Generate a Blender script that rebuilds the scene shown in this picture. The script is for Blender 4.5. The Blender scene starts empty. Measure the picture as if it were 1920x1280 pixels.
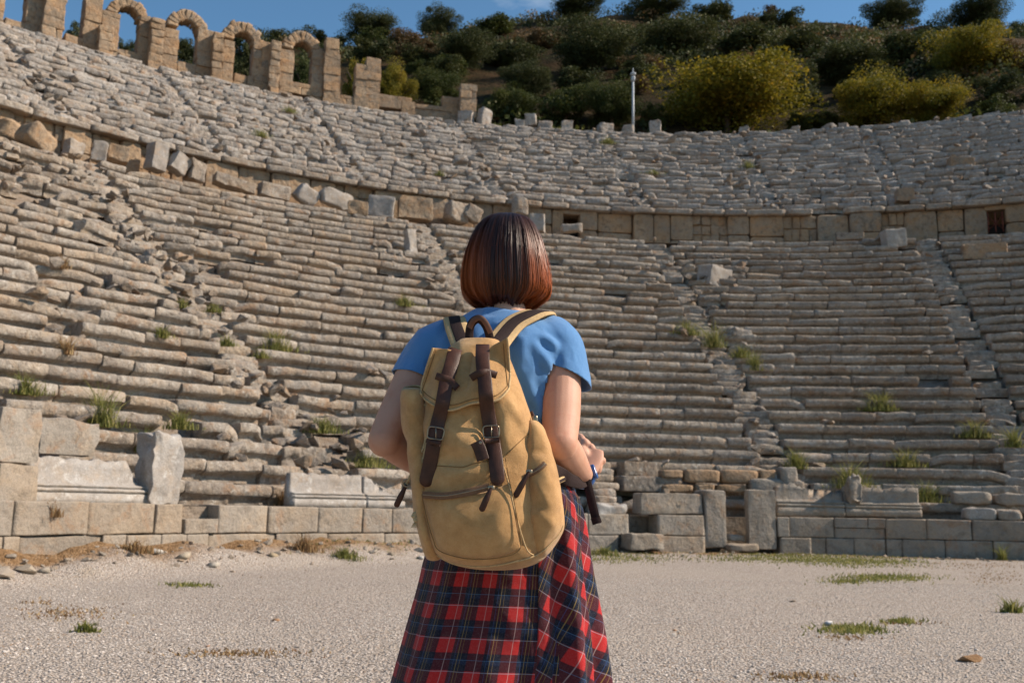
import bpy, bmesh, math, random
import numpy as np
from mathutils import Vector, Matrix
from mathutils.bvhtree import BVHTree
random.seed(11); RNG = np.random.default_rng(11)
S = bpy.context.scene
COL = S.collection
R = math.radians

# ---------------------------------------------------------------- camera
F = 1867.0; HOR = 944.8; ROLL = 0.018; EYE = Vector((0, 0, 1.0))
PIT = math.atan((HOR-640)/F)
_r0 = Vector((1, 0, 0)); _f0 = Vector((0, math.cos(PIT), math.sin(PIT))); _u0 = Vector((0, -math.sin(PIT), math.cos(PIT)))
CR = _r0*math.cos(ROLL)+_u0*math.sin(ROLL); CU = _u0*math.cos(ROLL)-_r0*math.sin(ROLL)
cam_d = bpy.data.cameras.new('camera'); cam = bpy.data.objects.new('camera', cam_d); COL.objects.link(cam)
M3 = Matrix((CR, CU, -_f0)).transposed()
cam.matrix_world = Matrix.Translation(EYE) @ M3.to_4x4()
cam_d.sensor_width = 36; cam_d.lens = F*36/1920; cam_d.clip_end = 3000; cam_d.clip_start = 0.05
cam_d.dof.use_dof = True; cam_d.dof.focus_distance = 2.2; cam_d.dof.aperture_fstop = 8.5
S.camera = cam
# ---------------------------------------------------------------- world and sun
SUN_AZ = R(88); SUN_EL = R(36)     # azimuth from +Y (view) towards +X (right)
w = bpy.data.worlds.new('World'); S.world = w; w.use_nodes = True
nt = w.node_tree; nt.nodes.clear()
sky = nt.nodes.new('ShaderNodeTexSky'); sky.sky_type = 'NISHITA'; sky.sun_disc = False
sky.sun_elevation = SUN_EL; sky.sun_rotation = SUN_AZ; sky.air_density = 1.0; sky.dust_density = 0.25; sky.ozone_density = 2.2; sky.altitude = 200
bg = nt.nodes.new('ShaderNodeBackground'); bg.inputs[1].default_value = 0.071
out = nt.nodes.new('ShaderNodeOutputWorld')
tc = nt.nodes.new('ShaderNodeTexCoord'); mp = nt.nodes.new('ShaderNodeMapping'); mp.inputs['Scale'].default_value = (2.2, 2.2, 7)
nz = nt.nodes.new('ShaderNodeTexNoise'); nz.inputs['Scale'].default_value = 1.6; nz.inputs['Detail'].default_value = 7; nz.inputs['Roughness'].default_value = .6
rp = nt.nodes.new('ShaderNodeValToRGB'); rp.color_ramp.elements[0].position = .56; rp.color_ramp.elements[1].position = .75
rp.color_ramp.elements[0].color = (0, 0, 0, 1); rp.color_ramp.elements[1].color = (.7, .7, .7, 1)
mx = nt.nodes.new('ShaderNodeMixRGB'); mx.inputs[2].default_value = (6.5, 7.2, 8.0, 1)
nt.links.new(tc.outputs['Generated'], mp.inputs[0]); nt.links.new(mp.outputs[0], nz.inputs[0]); nt.links.new(nz.outputs[0], rp.inputs[0])
nt.links.new(rp.outputs[0], mx.inputs[0]); hs = nt.nodes.new('ShaderNodeMixRGB'); hs.blend_type = 'MULTIPLY'; hs.inputs[0].default_value = 1; hs.inputs[2].default_value = (.86, 1.15, 1.20, 1); nt.links.new(sky.outputs[0], hs.inputs[1]); nt.links.new(hs.outputs[0], mx.inputs[1]); nt.links.new(mx.outputs[0], bg.inputs[0]); nt.links.new(bg.outputs[0], out.inputs[0])
sl = bpy.data.lights.new('sun', 'SUN'); sl.energy = 4.3; sl.angle = R(0.5); sl.color = (1.0, .86, .71)
sun = bpy.data.objects.new('sun', sl); COL.objects.link(sun)
SDIR = Vector((math.sin(SUN_AZ)*math.cos(SUN_EL), math.cos(SUN_AZ)*math.cos(SUN_EL), math.sin(SUN_EL)))
sun.rotation_euler = SDIR.to_track_quat('Z', 'Y').to_euler(); sun.location = (30, 0, 40)
S.view_settings.view_transform = 'Standard'; S.view_settings.look = 'None'; S.view_settings.gamma = 1; S.view_settings.exposure = 0.74
S.render.engine = 'CYCLES'; S.cycles.max_bounces = 5; S.cycles.diffuse_bounces = 3; S.cycles.transparent_max_bounces = 6

# ---------------------------------------------------------------- basic helpers
def ray(u, v):
    return (CR*((u-960)/F)+CU*((640-v)/F)+_f0).normalized()
def at(u, v, Y):                       # the point of the vertical plane Y seen in that direction
    d = ray(u, v); return EYE+d*(Y/d.y)
_tab = np.random.default_rng(5).random(65536)*2-1
def vnoise(P, scale=1.0, seed=0):
    P = np.asarray(P, float)*scale+seed*17.37; i = np.floor(P).astype(np.int64); f = P-i; f = f*f*(3-2*f)
    o = 0
    for dx in (0, 1):
        wx = f[:, 0] if dx else 1-f[:, 0]
        for dy in (0, 1):
            wy = f[:, 1] if dy else 1-f[:, 1]
            for dz in (0, 1):
                wz = f[:, 2] if dz else 1-f[:, 2]
                h = ((i[:, 0]+dx)*73856093 ^ (i[:, 1]+dy)*19349663 ^ (i[:, 2]+dz)*83492791) & 65535
                o = o+_tab[h]*wx*wy*wz
    return o
def fbm(P, scale=1.0, seed=0, oct=3):
    o = 0; a = 1
    for k in range(oct): o = o+a*vnoise(P, scale*2**k, seed+k); a *= .5
    return o
SHARP = {'seat_row': 38, 'stairway': 45, 'pier': 40, 'buttress': 45, 'shaft': 40, 'stone': 40, 'fallen_block': 35, 'stone_block': 35, 'rim_stone': 35, 'block_face': 45, 'door_jamb': 35, 'pillar_stump': 38}
class MB:                              # collects vertices and faces of one mesh
    def __init__(s): s.V = []; s.F = []; s.T = []; s.n = 0
    def add(s, V, Fs, tint=0.5):
        V = np.asarray(V, float); s.V.append(V)
        n = s.n; s.F.extend([tuple(i+n for i in f) for f in Fs]); s.T.append(np.full(len(V), tint)); s.n += len(V)
    def build(s, name, mat, parent=None, smooth=True, origin=None, uv=None):
        V = np.concatenate(s.V) if s.V else np.zeros((0, 3))
        me = bpy.data.meshes.new(name)
        o3 = np.array(origin if origin is not None else (0, 0, 0), float)
        me.from_pydata((V-o3).tolist(), [], s.F)
        if smooth: me.polygons.foreach_set('use_smooth', [True]*len(me.polygons))
        if name in SHARP: me.set_sharp_from_angle(angle=R(SHARP[name]))
        a = me.attributes.new('tint', 'FLOAT', 'POINT'); a.data.foreach_set('value', np.concatenate(s.T).astype(np.float32) if s.T else [])
        if uv is not None:
            l = me.uv_layers.new(name='uv'); idx = np.zeros(len(me.loops), int); me.loops.foreach_get('vertex_index', idx)
            l.data.foreach_set('uv', np.asarray(uv)[idx].ravel())
        for m in (mat if isinstance(mat, (list, tuple)) else [mat]): me.materials.append(m)
        o = bpy.data.objects.new(name, me); COL.objects.link(o)
        if origin is not None: o.location = origin
        if parent is not None:
            o.parent = parent; o.location = Vector(o.location)-parent_world(parent)
        return o
def parent_world(p):
    v = Vector(p.location)
    while p.parent: p = p.parent; v += Vector(p.location)
    return v
def tag(o, label=None, cat=None, group=None, kind=None):
    if label: o['label'] = label
    if cat: o['category'] = cat
    if group: o['group'] = group
    if kind: o['kind'] = kind
    return o
def empty(name, loc, label, cat, group=None):
    o = bpy.data.objects.new(name, None); COL.objects.link(o); o.location = loc; o.empty_display_size = .2
    return tag(o, label, cat, group)

_cube = {}
def cube_grid(n):
    if n in _cube: return _cube[n]
    idx = {}; V = []; Fs = []
    def vid(p):
        k = tuple(p)
        if k not in idx: idx[k] = len(V); V.append([2*c/n-1 for c in p])
        return idx[k]
    for ax in range(3):
        for side in (0, n):
            for i in range(n):
                for j in range(n):
                    q = []
                    for di, dj in ((0, 0), (1, 0), (1, 1), (0, 1)):
                        p = [0, 0, 0]; p[ax] = side; p[(ax+1) % 3] = i+di; p[(ax+2) % 3] = j+dj; q.append(vid(p))
                    if side == 0: q.reverse()
                    Fs.append(tuple(q))
    _cube[n] = (np.array(V), Fs); return _cube[n]
def block(mb, c, X, Y, Z, hx, hy, hz, n=5, rnd=10, amp=.01, ns=4., seed=None, tint=None, shear=None, pw=.75):
    """one worn block: centre c, unit axes X Y Z, half sizes"""
    V, Fs = cube_grid(n)
    sgn = np.sign(V); P = sgn*np.abs(V)**pw
    r = (np.abs(P)**rnd).sum(1)**(1/rnd); P = P/r[:, None]*np.clip(np.abs(P).max(1), 0, 1)[:, None] if rnd < 90 else P
    s = seed if seed is not None else random.random()*900
    L = P*np.array([hx, hy, hz])
    D = np.stack([fbm(L, ns, s, 2), fbm(L, ns, s+31, 2), fbm(L, ns, s+57, 2)], 1)*amp
    L = L+D
    if shear is not None: L = shear(L)
    A = np.array([X, Y, Z], float)
    mb.add(L @ A+np.array(c, float), Fs, random.random() if tint is None else tint)

def tube(mb, pts, rads, n=12, tint=.5, cap=True):
    pts = [Vector(q) for q in pts]; V = []; ref = Vector((0, 0, 1))
    for i, q in enumerate(pts):
        t = (pts[min(i+1, len(pts)-1)]-pts[max(i-1, 0)]).normalized()
        r_ = ref if abs(t.dot(ref)) < .95 else Vector((0, 1, 0))
        A = t.cross(r_).normalized(); B = t.cross(A).normalized(); rr = rads[i] if isinstance(rads, list) else rads
        ra, rb = rr if isinstance(rr, (list, tuple)) else (rr, rr)
        for j in range(n):
            g = 2*math.pi*j/n; V.append(q+A*ra*math.cos(g)+B*rb*math.sin(g))
    m = len(pts); Fs = [(i*n+j, i*n+(j+1) % n, (i+1)*n+(j+1) % n, (i+1)*n+j) for i in range(m-1) for j in range(n)]
    if cap: Fs += [tuple(range(n))[::-1], tuple((m-1)*n+j for j in range(n))]
    mb.add(np.array([tuple(q) for q in V]), Fs, tint)
# ---------------------------------------------------------------- materials
def mat(name):
    m = bpy.data.materials.new(name); m.use_nodes = True; n = m.node_tree; b = n.nodes['Principled BSDF']; return m, n, b
def N(n, t, **k):
    x = n.nodes.new(t)
    for a, v in k.items():
        if a.startswith('i_'):
            key = a[2:].replace('_', ' '); x.inputs[int(key) if key.isdigit() else key].default_value = v
        else: setattr(x, a, v)
    return x
def ramp(n, src, stops):
    r = n.nodes.new('ShaderNodeValToRGB'); e = r.color_ramp.elements
    while len(e) < len(stops): e.new(.5)
    for i, (p, c) in enumerate(stops):
        e[i].position = p; e[i].color = tuple(c)+(1,) if len(c) == 3 else c
    n.links.new(src, r.inputs[0]); return r.outputs[0]
def mixc(n, f, a, b, mode='MIX'):
    x = n.nodes.new('ShaderNodeMixRGB'); x.blend_type = mode
    for i, s in ((0, f), (1, a), (2, b)):
        if isinstance(s, (int, float)): x.inputs[i].default_value = s
        elif isinstance(s, tuple): x.inputs[i].default_value = s+(1,) if len(s) == 3 else s
        else: n.links.new(s, x.inputs[i])
    return x.outputs[0]
def noise(n, scale, detail=4, rough=.6, coord=None, dist=0):
    x = N(n, 'ShaderNodeTexNoise'); x.inputs['Scale'].default_value = scale; x.inputs['Detail'].default_value = detail; x.inputs['Roughness'].default_value = rough
    x.inputs['Distortion'].default_value = dist
    if coord is None:
        g = N(n, 'ShaderNodeNewGeometry'); coord = g.outputs['Position']
    n.links.new(coord, x.inputs['Vector']); return x.outputs[0]
def bump(n, b, src, dist=.01, strength=1):
    x = N(n, 'ShaderNodeBump'); x.inputs['Distance'].default_value = dist; x.inputs['Strength'].default_value = strength
    n.links.new(src, x.inputs['Height']); n.links.new(x.outputs[0], b.inputs['Normal']); return x
def mth(n, op, a, b=None, c=None):
    x = N(n, 'ShaderNodeMath', operation=op)
    for i, s in enumerate((a, b, c)):
        if s is None: continue
        if isinstance(s, (int, float)): x.inputs[i].default_value = s
        else: n.links.new(s, x.inputs[i])
    return x.outputs[0]
def stone(name, light, mid, tan, dark, fine=14., bd=.02, darkness=.5, white=None, stain=(.27, .15, .075)):
    m, n, b = mat(name)
    at_ = N(n, 'ShaderNodeAttribute', attribute_name='tint')
    t = ramp(n, at_.outputs['Fac'], [(0, mid), (.35, light), (.6, tan), (.8, light), (.92, mid), (1, tuple(x*.62 for x in mid))])
    big = noise(n, 1.3, 4); c = mixc(n, ramp(n, big, [(.35, (0, 0, 0)), (.65, (1, 1, 1))]), t, mid)
    c = mixc(n, ramp(n, noise(n, 3.3, 6, .65), [(.48, (0, 0, 0)), (.66, (.75, .75, .75))]), c, tan)
    c = mixc(n, ramp(n, noise(n, 5.1, 7, .7, dist=.4), [(.5, (0, 0, 0)), (.68, (darkness,)*3)]), c, dark)
    c = mixc(n, ramp(n, noise(n, .45, 5, .65), [(.42, (0, 0, 0)), (.62, (.45, .45, .45))]), c, tuple(x*y for x, y in zip(mid, (.72, .62, .52))))
    c = mixc(n, ramp(n, noise(n, 2.1, 6, .7, dist=.6), [(.54, (0, 0, 0)), (.66, (.55, .55, .55))]), c, stain)
    if white: c = mixc(n, ramp(n, noise(n, 7.7, 6, .7), [(.56, (0, 0, 0)), (.68, (.7, .7, .7))]), c, white)
    c = mixc(n, .5, c, ramp(n, noise(n, fine*4, 3, .7), [(.3, (.25, .25, .25)), (.7, (.8, .8, .8))]), 'OVERLAY')
    n.links.new(c, b.inputs['Base Color']); b.inputs['Roughness'].default_value = .92; b.inputs['Specular IOR Level'].default_value = .2
    hgt = mth(n, 'ADD', noise(n, fine, 8, .7), mth(n, 'MULTIPLY', noise(n, fine*.3, 3), 2.0)); bump(n, b, hgt, bd, 1)
    return m
M = {}
M['seat'] = stone('weathered_limestone', (.42, .368, .308), (.268, .237, .206), (.335, .255, .178), (.058, .045, .035), 12, .035, .74, (.52, .485, .43))
M['seat_up'] = stone('pale_limestone', (.44, .40, .355), (.285, .265, .245), (.34, .27, .205), (.06, .053, .047), 9, .05, .70, (.54, .52, .50))
M['wall'] = stone('tan_limestone', (.42, .30, .19), (.29, .23, .17), (.37, .225, .12), (.075, .058, .045), 12, .035, .7, None, (.34, .19, .09))
M['podium'] = stone('podium_limestone', (.36, .315, .26), (.27, .24, .205), (.32, .25, .18), (.09, .075, .06), 16, .02, .55)
M['marble'] = stone('grey_marble', (.40, .375, .345), (.31, .29, .27), (.34, .28, .22), (.13, .115, .10), 16, .012, .5, (.48, .465, .44), (.30, .22, .15))
M['rub'] = stone('rubble', (.32, .275, .23), (.22, .195, .17), (.28, .20, .13), (.055, .045, .036), 9, .05, .65)
def simple(name, col, rough=.8, spec=.3, nscale=None, var=.3, bd=None, bscale=60, metal=0, sheen=0):
    m, n, b = mat(name); b.inputs['Roughness'].default_value = rough; b.inputs['Specular IOR Level'].default_value = spec; b.inputs['Metallic'].default_value = metal
    if sheen: b.inputs['Sheen Weight'].default_value = sheen
    b.inputs['Base Color'].default_value = tuple(col)+(1,)
    if nscale:
        c = mixc(n, ramp(n, noise(n, nscale, 5, .65), [(.3, (0, 0, 0)), (.7, (1, 1, 1))]), tuple(x*(1-var) for x in col), tuple(min(1, x*(1+var)) for x in col))
        n.links.new(c, b.inputs['Base Color'])
    if bd: bump(n, b, noise(n, bscale, 5, .6), bd)
    return m

BARK = simple('bark', (.10, .075, .055), .9, .1, 4, .4)
# ================================================================= THE THEATRE (a cavea of rings round CX,CY)
CX, CY = 7.83, 7.45; RP = 14.84; ZP = .834       # orchestra wall radius and top
RW = 33.97; ZWB = 11.72; ZWT = 13.62; RR = 47.7; ZR = 22.25
NL = 27; RL0 = RP+.95; TL = (32.45-RL0)/NL; HL = (ZWB-ZP)/NL
NU = 19; RU0 = RW+.35; TU = (RR-RU0)/NU; HU = (ZR-ZWT)/NU
STL = [-1.12, -.747, -.368, -.064, .271, .60]
STU = [-1.12, -.93, -.747, -.585, -.425, -.247, -.064, .10, .252, .43, .6]
TH0, TH1 = -1.62, .80
def dz(th): return 0.12*np.clip(-np.asarray(th)-.35, 0, 1.0)+0.0   # the left side sits a little higher
def cyl(th, r, z): return np.stack([CX+r*np.sin(th), CY+r*np.cos(th), z], -1)
def frame(th):
    o = Vector((math.sin(th), math.cos(th), 0)); t = Vector((math.cos(th), -math.sin(th), 0)); return t, o, Vector((0, 0, 1))
def ringhit(u, v, rad):
    d = ray(u, v); a = d.x**2+d.y**2; ex, ey = EYE.x-CX, EYE.y-CY
    b_ = 2*(ex*d.x+ey*d.y); c = ex*ex+ey*ey-rad*rad; t = (-b_+math.sqrt(b_*b_-4*a*c))/(2*a)
    p = EYE+d*t; return p, math.atan2(p.x-CX, p.y-CY)
def surf(x, y):                         # height of the seating slope
    r = math.hypot(x-CX, y-CY); th = math.atan2(x-CX, y-CY); e = float(dz(th))
    if r < RP: return 0
    if r < RL0: return ZP+e
    if r < 32.45: return ZP+e+HL*(int((r-RL0)/TL)+1)
    if r < RW: return ZWB+e
    if r < RU0: return ZWT+e
    if r < RR: return ZWT+e+HU*(int((r-RU0)/TU)+1)
    return 21.5+e
def hit(u, v):
    d = ray(u, v); t = 3.0
    while t < 90:
        p = EYE+d*t
        if p.z < surf(p.x, p.y): return p
        t += .05
    return EYE+d*60

# damage map: places where the seating has collapsed, given as (position, radius, strength)
DM = [(hit(580, 790), 1.1, .9), (hit(610, 845), 1.0, 1.), (hit(460, 720), .8, .6), (hit(380, 570), 1.1, .75), (hit(200, 545), 1.2, .45), (hit(300, 480), 1.2, .7), (hit(60, 560), 1.0, .4),
      (hit(1280, 560), 1.6, .5), (hit(1340, 640), 1.3, .5), (hit(1330, 500), 1.8, .6), (hit(1460, 860), 1.0, .6), (hit(820, 500), 2, .6), (hit(240, 440), 2, .5), (hit(30, 310), 3, .6), (hit(1240, 900), .9, .8)]
def dmg(x, y, z, upper):
    d = (.20+.16*min(1, max(0, -x/8))+.16*float(vnoise(np.array([[x, y, z]]), .35, 77)[0]) if not upper else .5)
    for p, r, s in DM:
        q = ((x-p.x)**2+(y-p.y)**2)/(r*r)
        if q < 6: d += s*math.exp(-q)
    return d
# seat block section (p outward from the nose, q up) as fractions
PRO = np.array([(.36, 0.0), (.36, .20), (.33, .34), (.22, .44), (.07, .50), (.01, .60), (.0, .74), (.008, .90), (.04, .98), (.11, 1.0), (.6, 1.0), (1.15, .98), (1.15, .0)])
def seat_block(mb, th, rad, z, L, t, h, d, n, rough, tint):
    P = PRO.copy(); er = rough
    P[:, 0] *= t; P[:, 1] *= h
    nose = random.uniform(.75, 1.1)*(1-.3*min(d, 1))*(1-.35*er); P[:5, 0] = P[:5, 0]*nose
    eb = min(.03/L, .1)*(1+rough); st = [0, eb, eb*3]+[eb*3+(1-eb*6)*(i+1)/n for i in range(n-1)]+[1-eb*3, 1-eb, 1.0]
    sc = [.93, .985, 1]+[1]*(n-1)+[1, .985, .93]
    k = len(P); cen = np.array([t*.55, h*.5])
    a = np.repeat(np.array(st)*L-L/2, k); s = np.repeat(np.array(sc), k)
    Q = np.tile(P, (len(st), 1)); Q = cen+(Q-cen)*(1-(1-s[:, None])*(.6+rough))
    pts = np.stack([a, Q[:, 0], Q[:, 1]], 1)
    sd = random.random()*500; am = .007+.045*rough+.016*min(d, 1.0)
    pts = pts+np.stack([vnoise(pts, 3.2, sd)*am, fbm(pts, 3.0, sd+9, 3)*am*1.3, fbm(pts, 3.4, sd+5, 3)*am], 1)
    # broken corner
    if random.random() < .12+.3*d:
        e = random.choice((-1, 1)); cut = np.clip((pts[:, 0]*e-L*random.uniform(.15, .4))/L, 0, 1); pts[:, 2] -= cut*h*random.uniform(.4, 1.6); pts[:, 1] += cut*t*.3
    j = .006+.04*rough+.06*d*random.random()
    rz = random.gauss(0, .010+.06*rough+.10*d*d); rx = random.gauss(0, .012+.06*rough+.10*d*d); ry = random.gauss(0, .004+.03*rough+.045*d*d)
    Rm = np.array(Matrix.Rotation(rz, 3, 'Z') @ Matrix.Rotation(rx, 3, 'X') @ Matrix.Rotation(ry, 3, 'Y'))
    c0 = np.array([0, t*.5, h*.4]); pts = (pts-c0) @ Rm.T+c0+np.array([0, random.gauss(0, j)+.0, random.gauss(0, j*.5)-.03*d])
    tt = th+pts[:, 0]/rad
    W = cyl(tt, rad+pts[:, 1], z+pts[:, 2])
    m = len(st); Fs = [(i*k+q, i*k+(q+1) % k, (i+1)*k+(q+1) % k, (i+1)*k+q) for i in range(m-1) for q in range(k)]
    Fs.append(tuple(range(k))[::-1]); Fs.append(tuple((m-1)*k+q for q in range(k)))
    mb.add(W, Fs, tint)
RUB = []

def make_tier(n, r0, t, z0, h, stairs, upper, lr, mt, wl, sl, gw, gs):
    bounds = [TH0]+[q for q in stairs]+[TH1]
    roots = {}
    for wi in range(len(bounds)-1):
        if wl[wi] is None: continue
        am = (max(bounds[wi], -1.3)+bounds[wi+1])/2
        roots[wi] = empty('seating_wedge', tuple(cyl(am, r0, z0)), wl[wi], 'stone seating', gw)
    for k in range(n):
        rad = r0+k*t; z = z0+k*h; rowj = random.gauss(0, .01); sw = (.36 if upper else .40)/rad
        for wi in roots:
            lo, hi = bounds[wi]+sw, bounds[wi+1]-sw; mb = MB(); th = lo+random.uniform(0, .08)/rad
            while th < hi-.1/rad:
                L = random.uniform(*lr)
                if random.random() < .2+.4*upper: L *= .65
                dq = dmg(CX+rad*math.sin(th), CY+rad*math.cos(th), z, upper); L *= (1-.35*min(1, max(0, dq-.3)))*(1-(.30*k/n if not upper else 0))
                nx = min(th+L/rad, hi-random.uniform(0, .08+.10*upper)/rad); L = (nx-th)*rad
                if L < .12: break
                tc_ = (th+nx)/2; x, y = CX+rad*math.sin(tc_), CY+rad*math.cos(tc_)
                d = dmg(x, y, z, upper); e = float(dz(tc_))
                if random.random() < .05*d+.25*max(0, d-.6) and k > 0:
                    RUB.append((x, y, z+e, L, d))
                else:
                    near = rad < 24
                    seat_block(mb, tc_, rad, z+e+rowj-.02, L-.005, t, h*(random.uniform(.92, 1.05) if upper else random.uniform(.975, 1.015)), d, 4 if near else 2, (.55 if upper else .08)+(.35 if (not upper and random.random() < .06+.5*k/n+.6*max(0, d-.3)) else 0), random.random())
                    if random.random() < .03+.25*max(0, d-.4): RUB.append((x, y, z+e+h, L*.4, d))
                th = nx+1e-4
            if mb.n: mb.build('seat_row', mt, roots[wi])
    for si, s_ in enumerate(stairs):
        if sl[si] is None: continue
        mb = MB()
        for k in range(n*2):
            rad = r0+k*t/2; z = z0+k*h/2+float(dz(s_)); T, O, U = frame(s_+random.gauss(0, .04)/rad)
            for q in range(1 if random.random() < .6 else 2):
                if random.random() < .06+.14*upper: continue
                tw = random.gauss(0, .06+.06*upper); T2 = (T+O*tw).normalized(); O2 = (O-T*tw).normalized()
                c = Vector((CX, CY, 0))+O*(rad+t*.45+random.gauss(0, .03))+Vector((0, 0, z+h*.14+random.gauss(0, .02+.04*upper)))+T*random.gauss(0, .07)
                block(mb, c, T2, O2, U, .42+random.gauss(0, .05), t*.42, h*.32, 4, 9, .04 if not upper else .07, 4)
        tag(mb.build('stairway', mt, origin=tuple(cyl(s_, r0, z0))), sl[si], 'stairway', gs)
    th = np.linspace(TH0-.02, TH1, 90); V = []; Fs = []
    for a in th:
        e = float(dz(a)); V += [cyl(a, r0+.3, z0+e-.4), cyl(a, r0+.35, z0+e-.02), cyl(a, r0+n*t+.1, z0+e+n*h-.15), cyl(a, r0+n*t+.1, z0-3)]
    for i in range(len(th)-1):
        for q in range(3): Fs.append((i*4+q, i*4+q+1, i*4+4+q+1, i*4+4+q))
    mb = MB(); mb.add(np.array(V), Fs); tag(mb.build('bank_slope', M['rub'], smooth=False), kind='structure')
make_tier(NL, RL0, TL, ZP, HL, STL, False, (.9, 2.2), M['seat'],
    ['lower wedge of seat rows at the far left edge, behind the stacked square blocks', 'lower wedge of seat rows behind the square pillar stump, left of the collapsed stairway', 'lower wedge of seat rows directly left of the woman, above her left elbow',
     'lower wedge of long even seat rows just right of the woman and her hand', 'lower wedge of seat rows above the grooved jamb and tan slab at right', 'lower wedge of shaded seat rows beyond the rightmost stairway', 'lower wedge of seat rows at the extreme right'][:6]+[None],
    [None, 'collapsed rubble filled stairway in the lower left seats', 'lower stairway rising behind the woman towards upper left of her head', 'lower stairway with grass tufts, ending above the dark doorway', 'rightmost lower stairway, narrow and straight near the right edge', None],
    'wedges of the lower seating', 'stairways of the lower seating')
make_tier(NU, RU0, TU, ZWT, HU, STU, True, (.8, 1.7), M['seat_up'],
    [None, None, 'upper wedge of seats cut by the left picture edge', 'upper wedge of pale broken seats directly below the first arches', 'upper wedge of broken seats below the last arch and column', 'upper wedge of broken seats below the twin pier', 'upper wedge of seats below the lone square pillar, above the woman',
     'upper wedge of seats below the lamp mast', 'upper wedge of seats below the big yellow tree', 'upper wedge of seats below the right yellow tree', 'upper wedge of dark broken seats at the upper right edge', None],
    [None, None, 'upper stairway high at the left under the arches', 'upper stairway descending from the middle of the arcade', 'upper stairway descending from the twin broken pier', 'upper stairway running up from above the woman to the lone pillar', 'upper stairway below the lamp mast',
     'upper stairway below the big yellow tree', 'upper stairway on the right above the tan corridor wall', 'upper stairway nearest the right edge', None],
    'wedges of the upper seating', 'stairways of the upper seating')

# ---- loose rubble of the collapsed parts
mb = MB()
def rock(mb, c, s, flat=.7):
    bm = bmesh.new()
    for _ in range(13):
        q = Vector((random.gauss(0, 1), random.gauss(0, 1), random.gauss(0, 1))).normalized()
        bm.verts.new((q.x*s*1.25, q.y*s, q.z*s*flat))
    r_ = bmesh.ops.convex_hull(bm, input=bm.verts); bm.verts.ensure_lookup_table()
    g = random.uniform(0, 6.28); ca, sa = math.cos(g), math.sin(g); tl = random.gauss(0, .3)
    V = []; m = {}
    for v in bm.verts:
        if v.link_faces: m[v.index] = len(V); V.append((c[0]+v.co.x*ca-v.co.y*sa, c[1]+v.co.x*sa+v.co.y*ca, c[2]+v.co.z+v.co.x*tl))
    Fs = [tuple(m[v.index] for v in f.verts) for f in bm.faces]; bm.free()
    mb.add(np.array(V), Fs, random.random())
def scatter(c, r, num, s0, s1):
    for _ in range(num):
        a = random.uniform(0, 6.28); q = r*math.sqrt(random.random()); x, y = c.x+q*math.cos(a), c.y+q*math.sin(a)
        s = random.uniform(s0, s1); z = surf(x, y)
        rock(mb, (x, y, z+s*.2), s, random.uniform(.45, .9))
for x, y, z, L, d in RUB:
    for _ in range(2):
        s = random.uniform(.09, .2)
        rock(mb, (x+random.gauss(0, .25), y+random.gauss(0, .15)+.3, z+s*.3), s, random.uniform(.5, .9))
for c, r, st_ in DM: scatter(c, r*1.1, int(17*st_*r), .06, .2)
for s_ in STL+STU:
    for _ in range(16):
        upq = random.random() < .6
        rad = random.uniform(RU0, RR) if upq else random.uniform(RL0, 32)
        if (s_ not in STU and upq) or (s_ not in STL and not upq): continue
        scatter(Vector((CX+rad*math.sin(s_), CY+rad*math.cos(s_), 0)), .5, 1, .06, .17)
for _ in range(300):
    a = random.uniform(TH0+.5, TH1-.3); rad = random.uniform(RU0, RR-.3); scatter(Vector((CX+rad*math.sin(a), CY+rad*math.cos(a), 0)), .2, 1, .08, .24)
tag(mb.build('loose_rubble', M['rub'], smooth=False), 'small broken stones scattered over the stairways and collapsed seats', 'rubble', kind='stuff')

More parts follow.
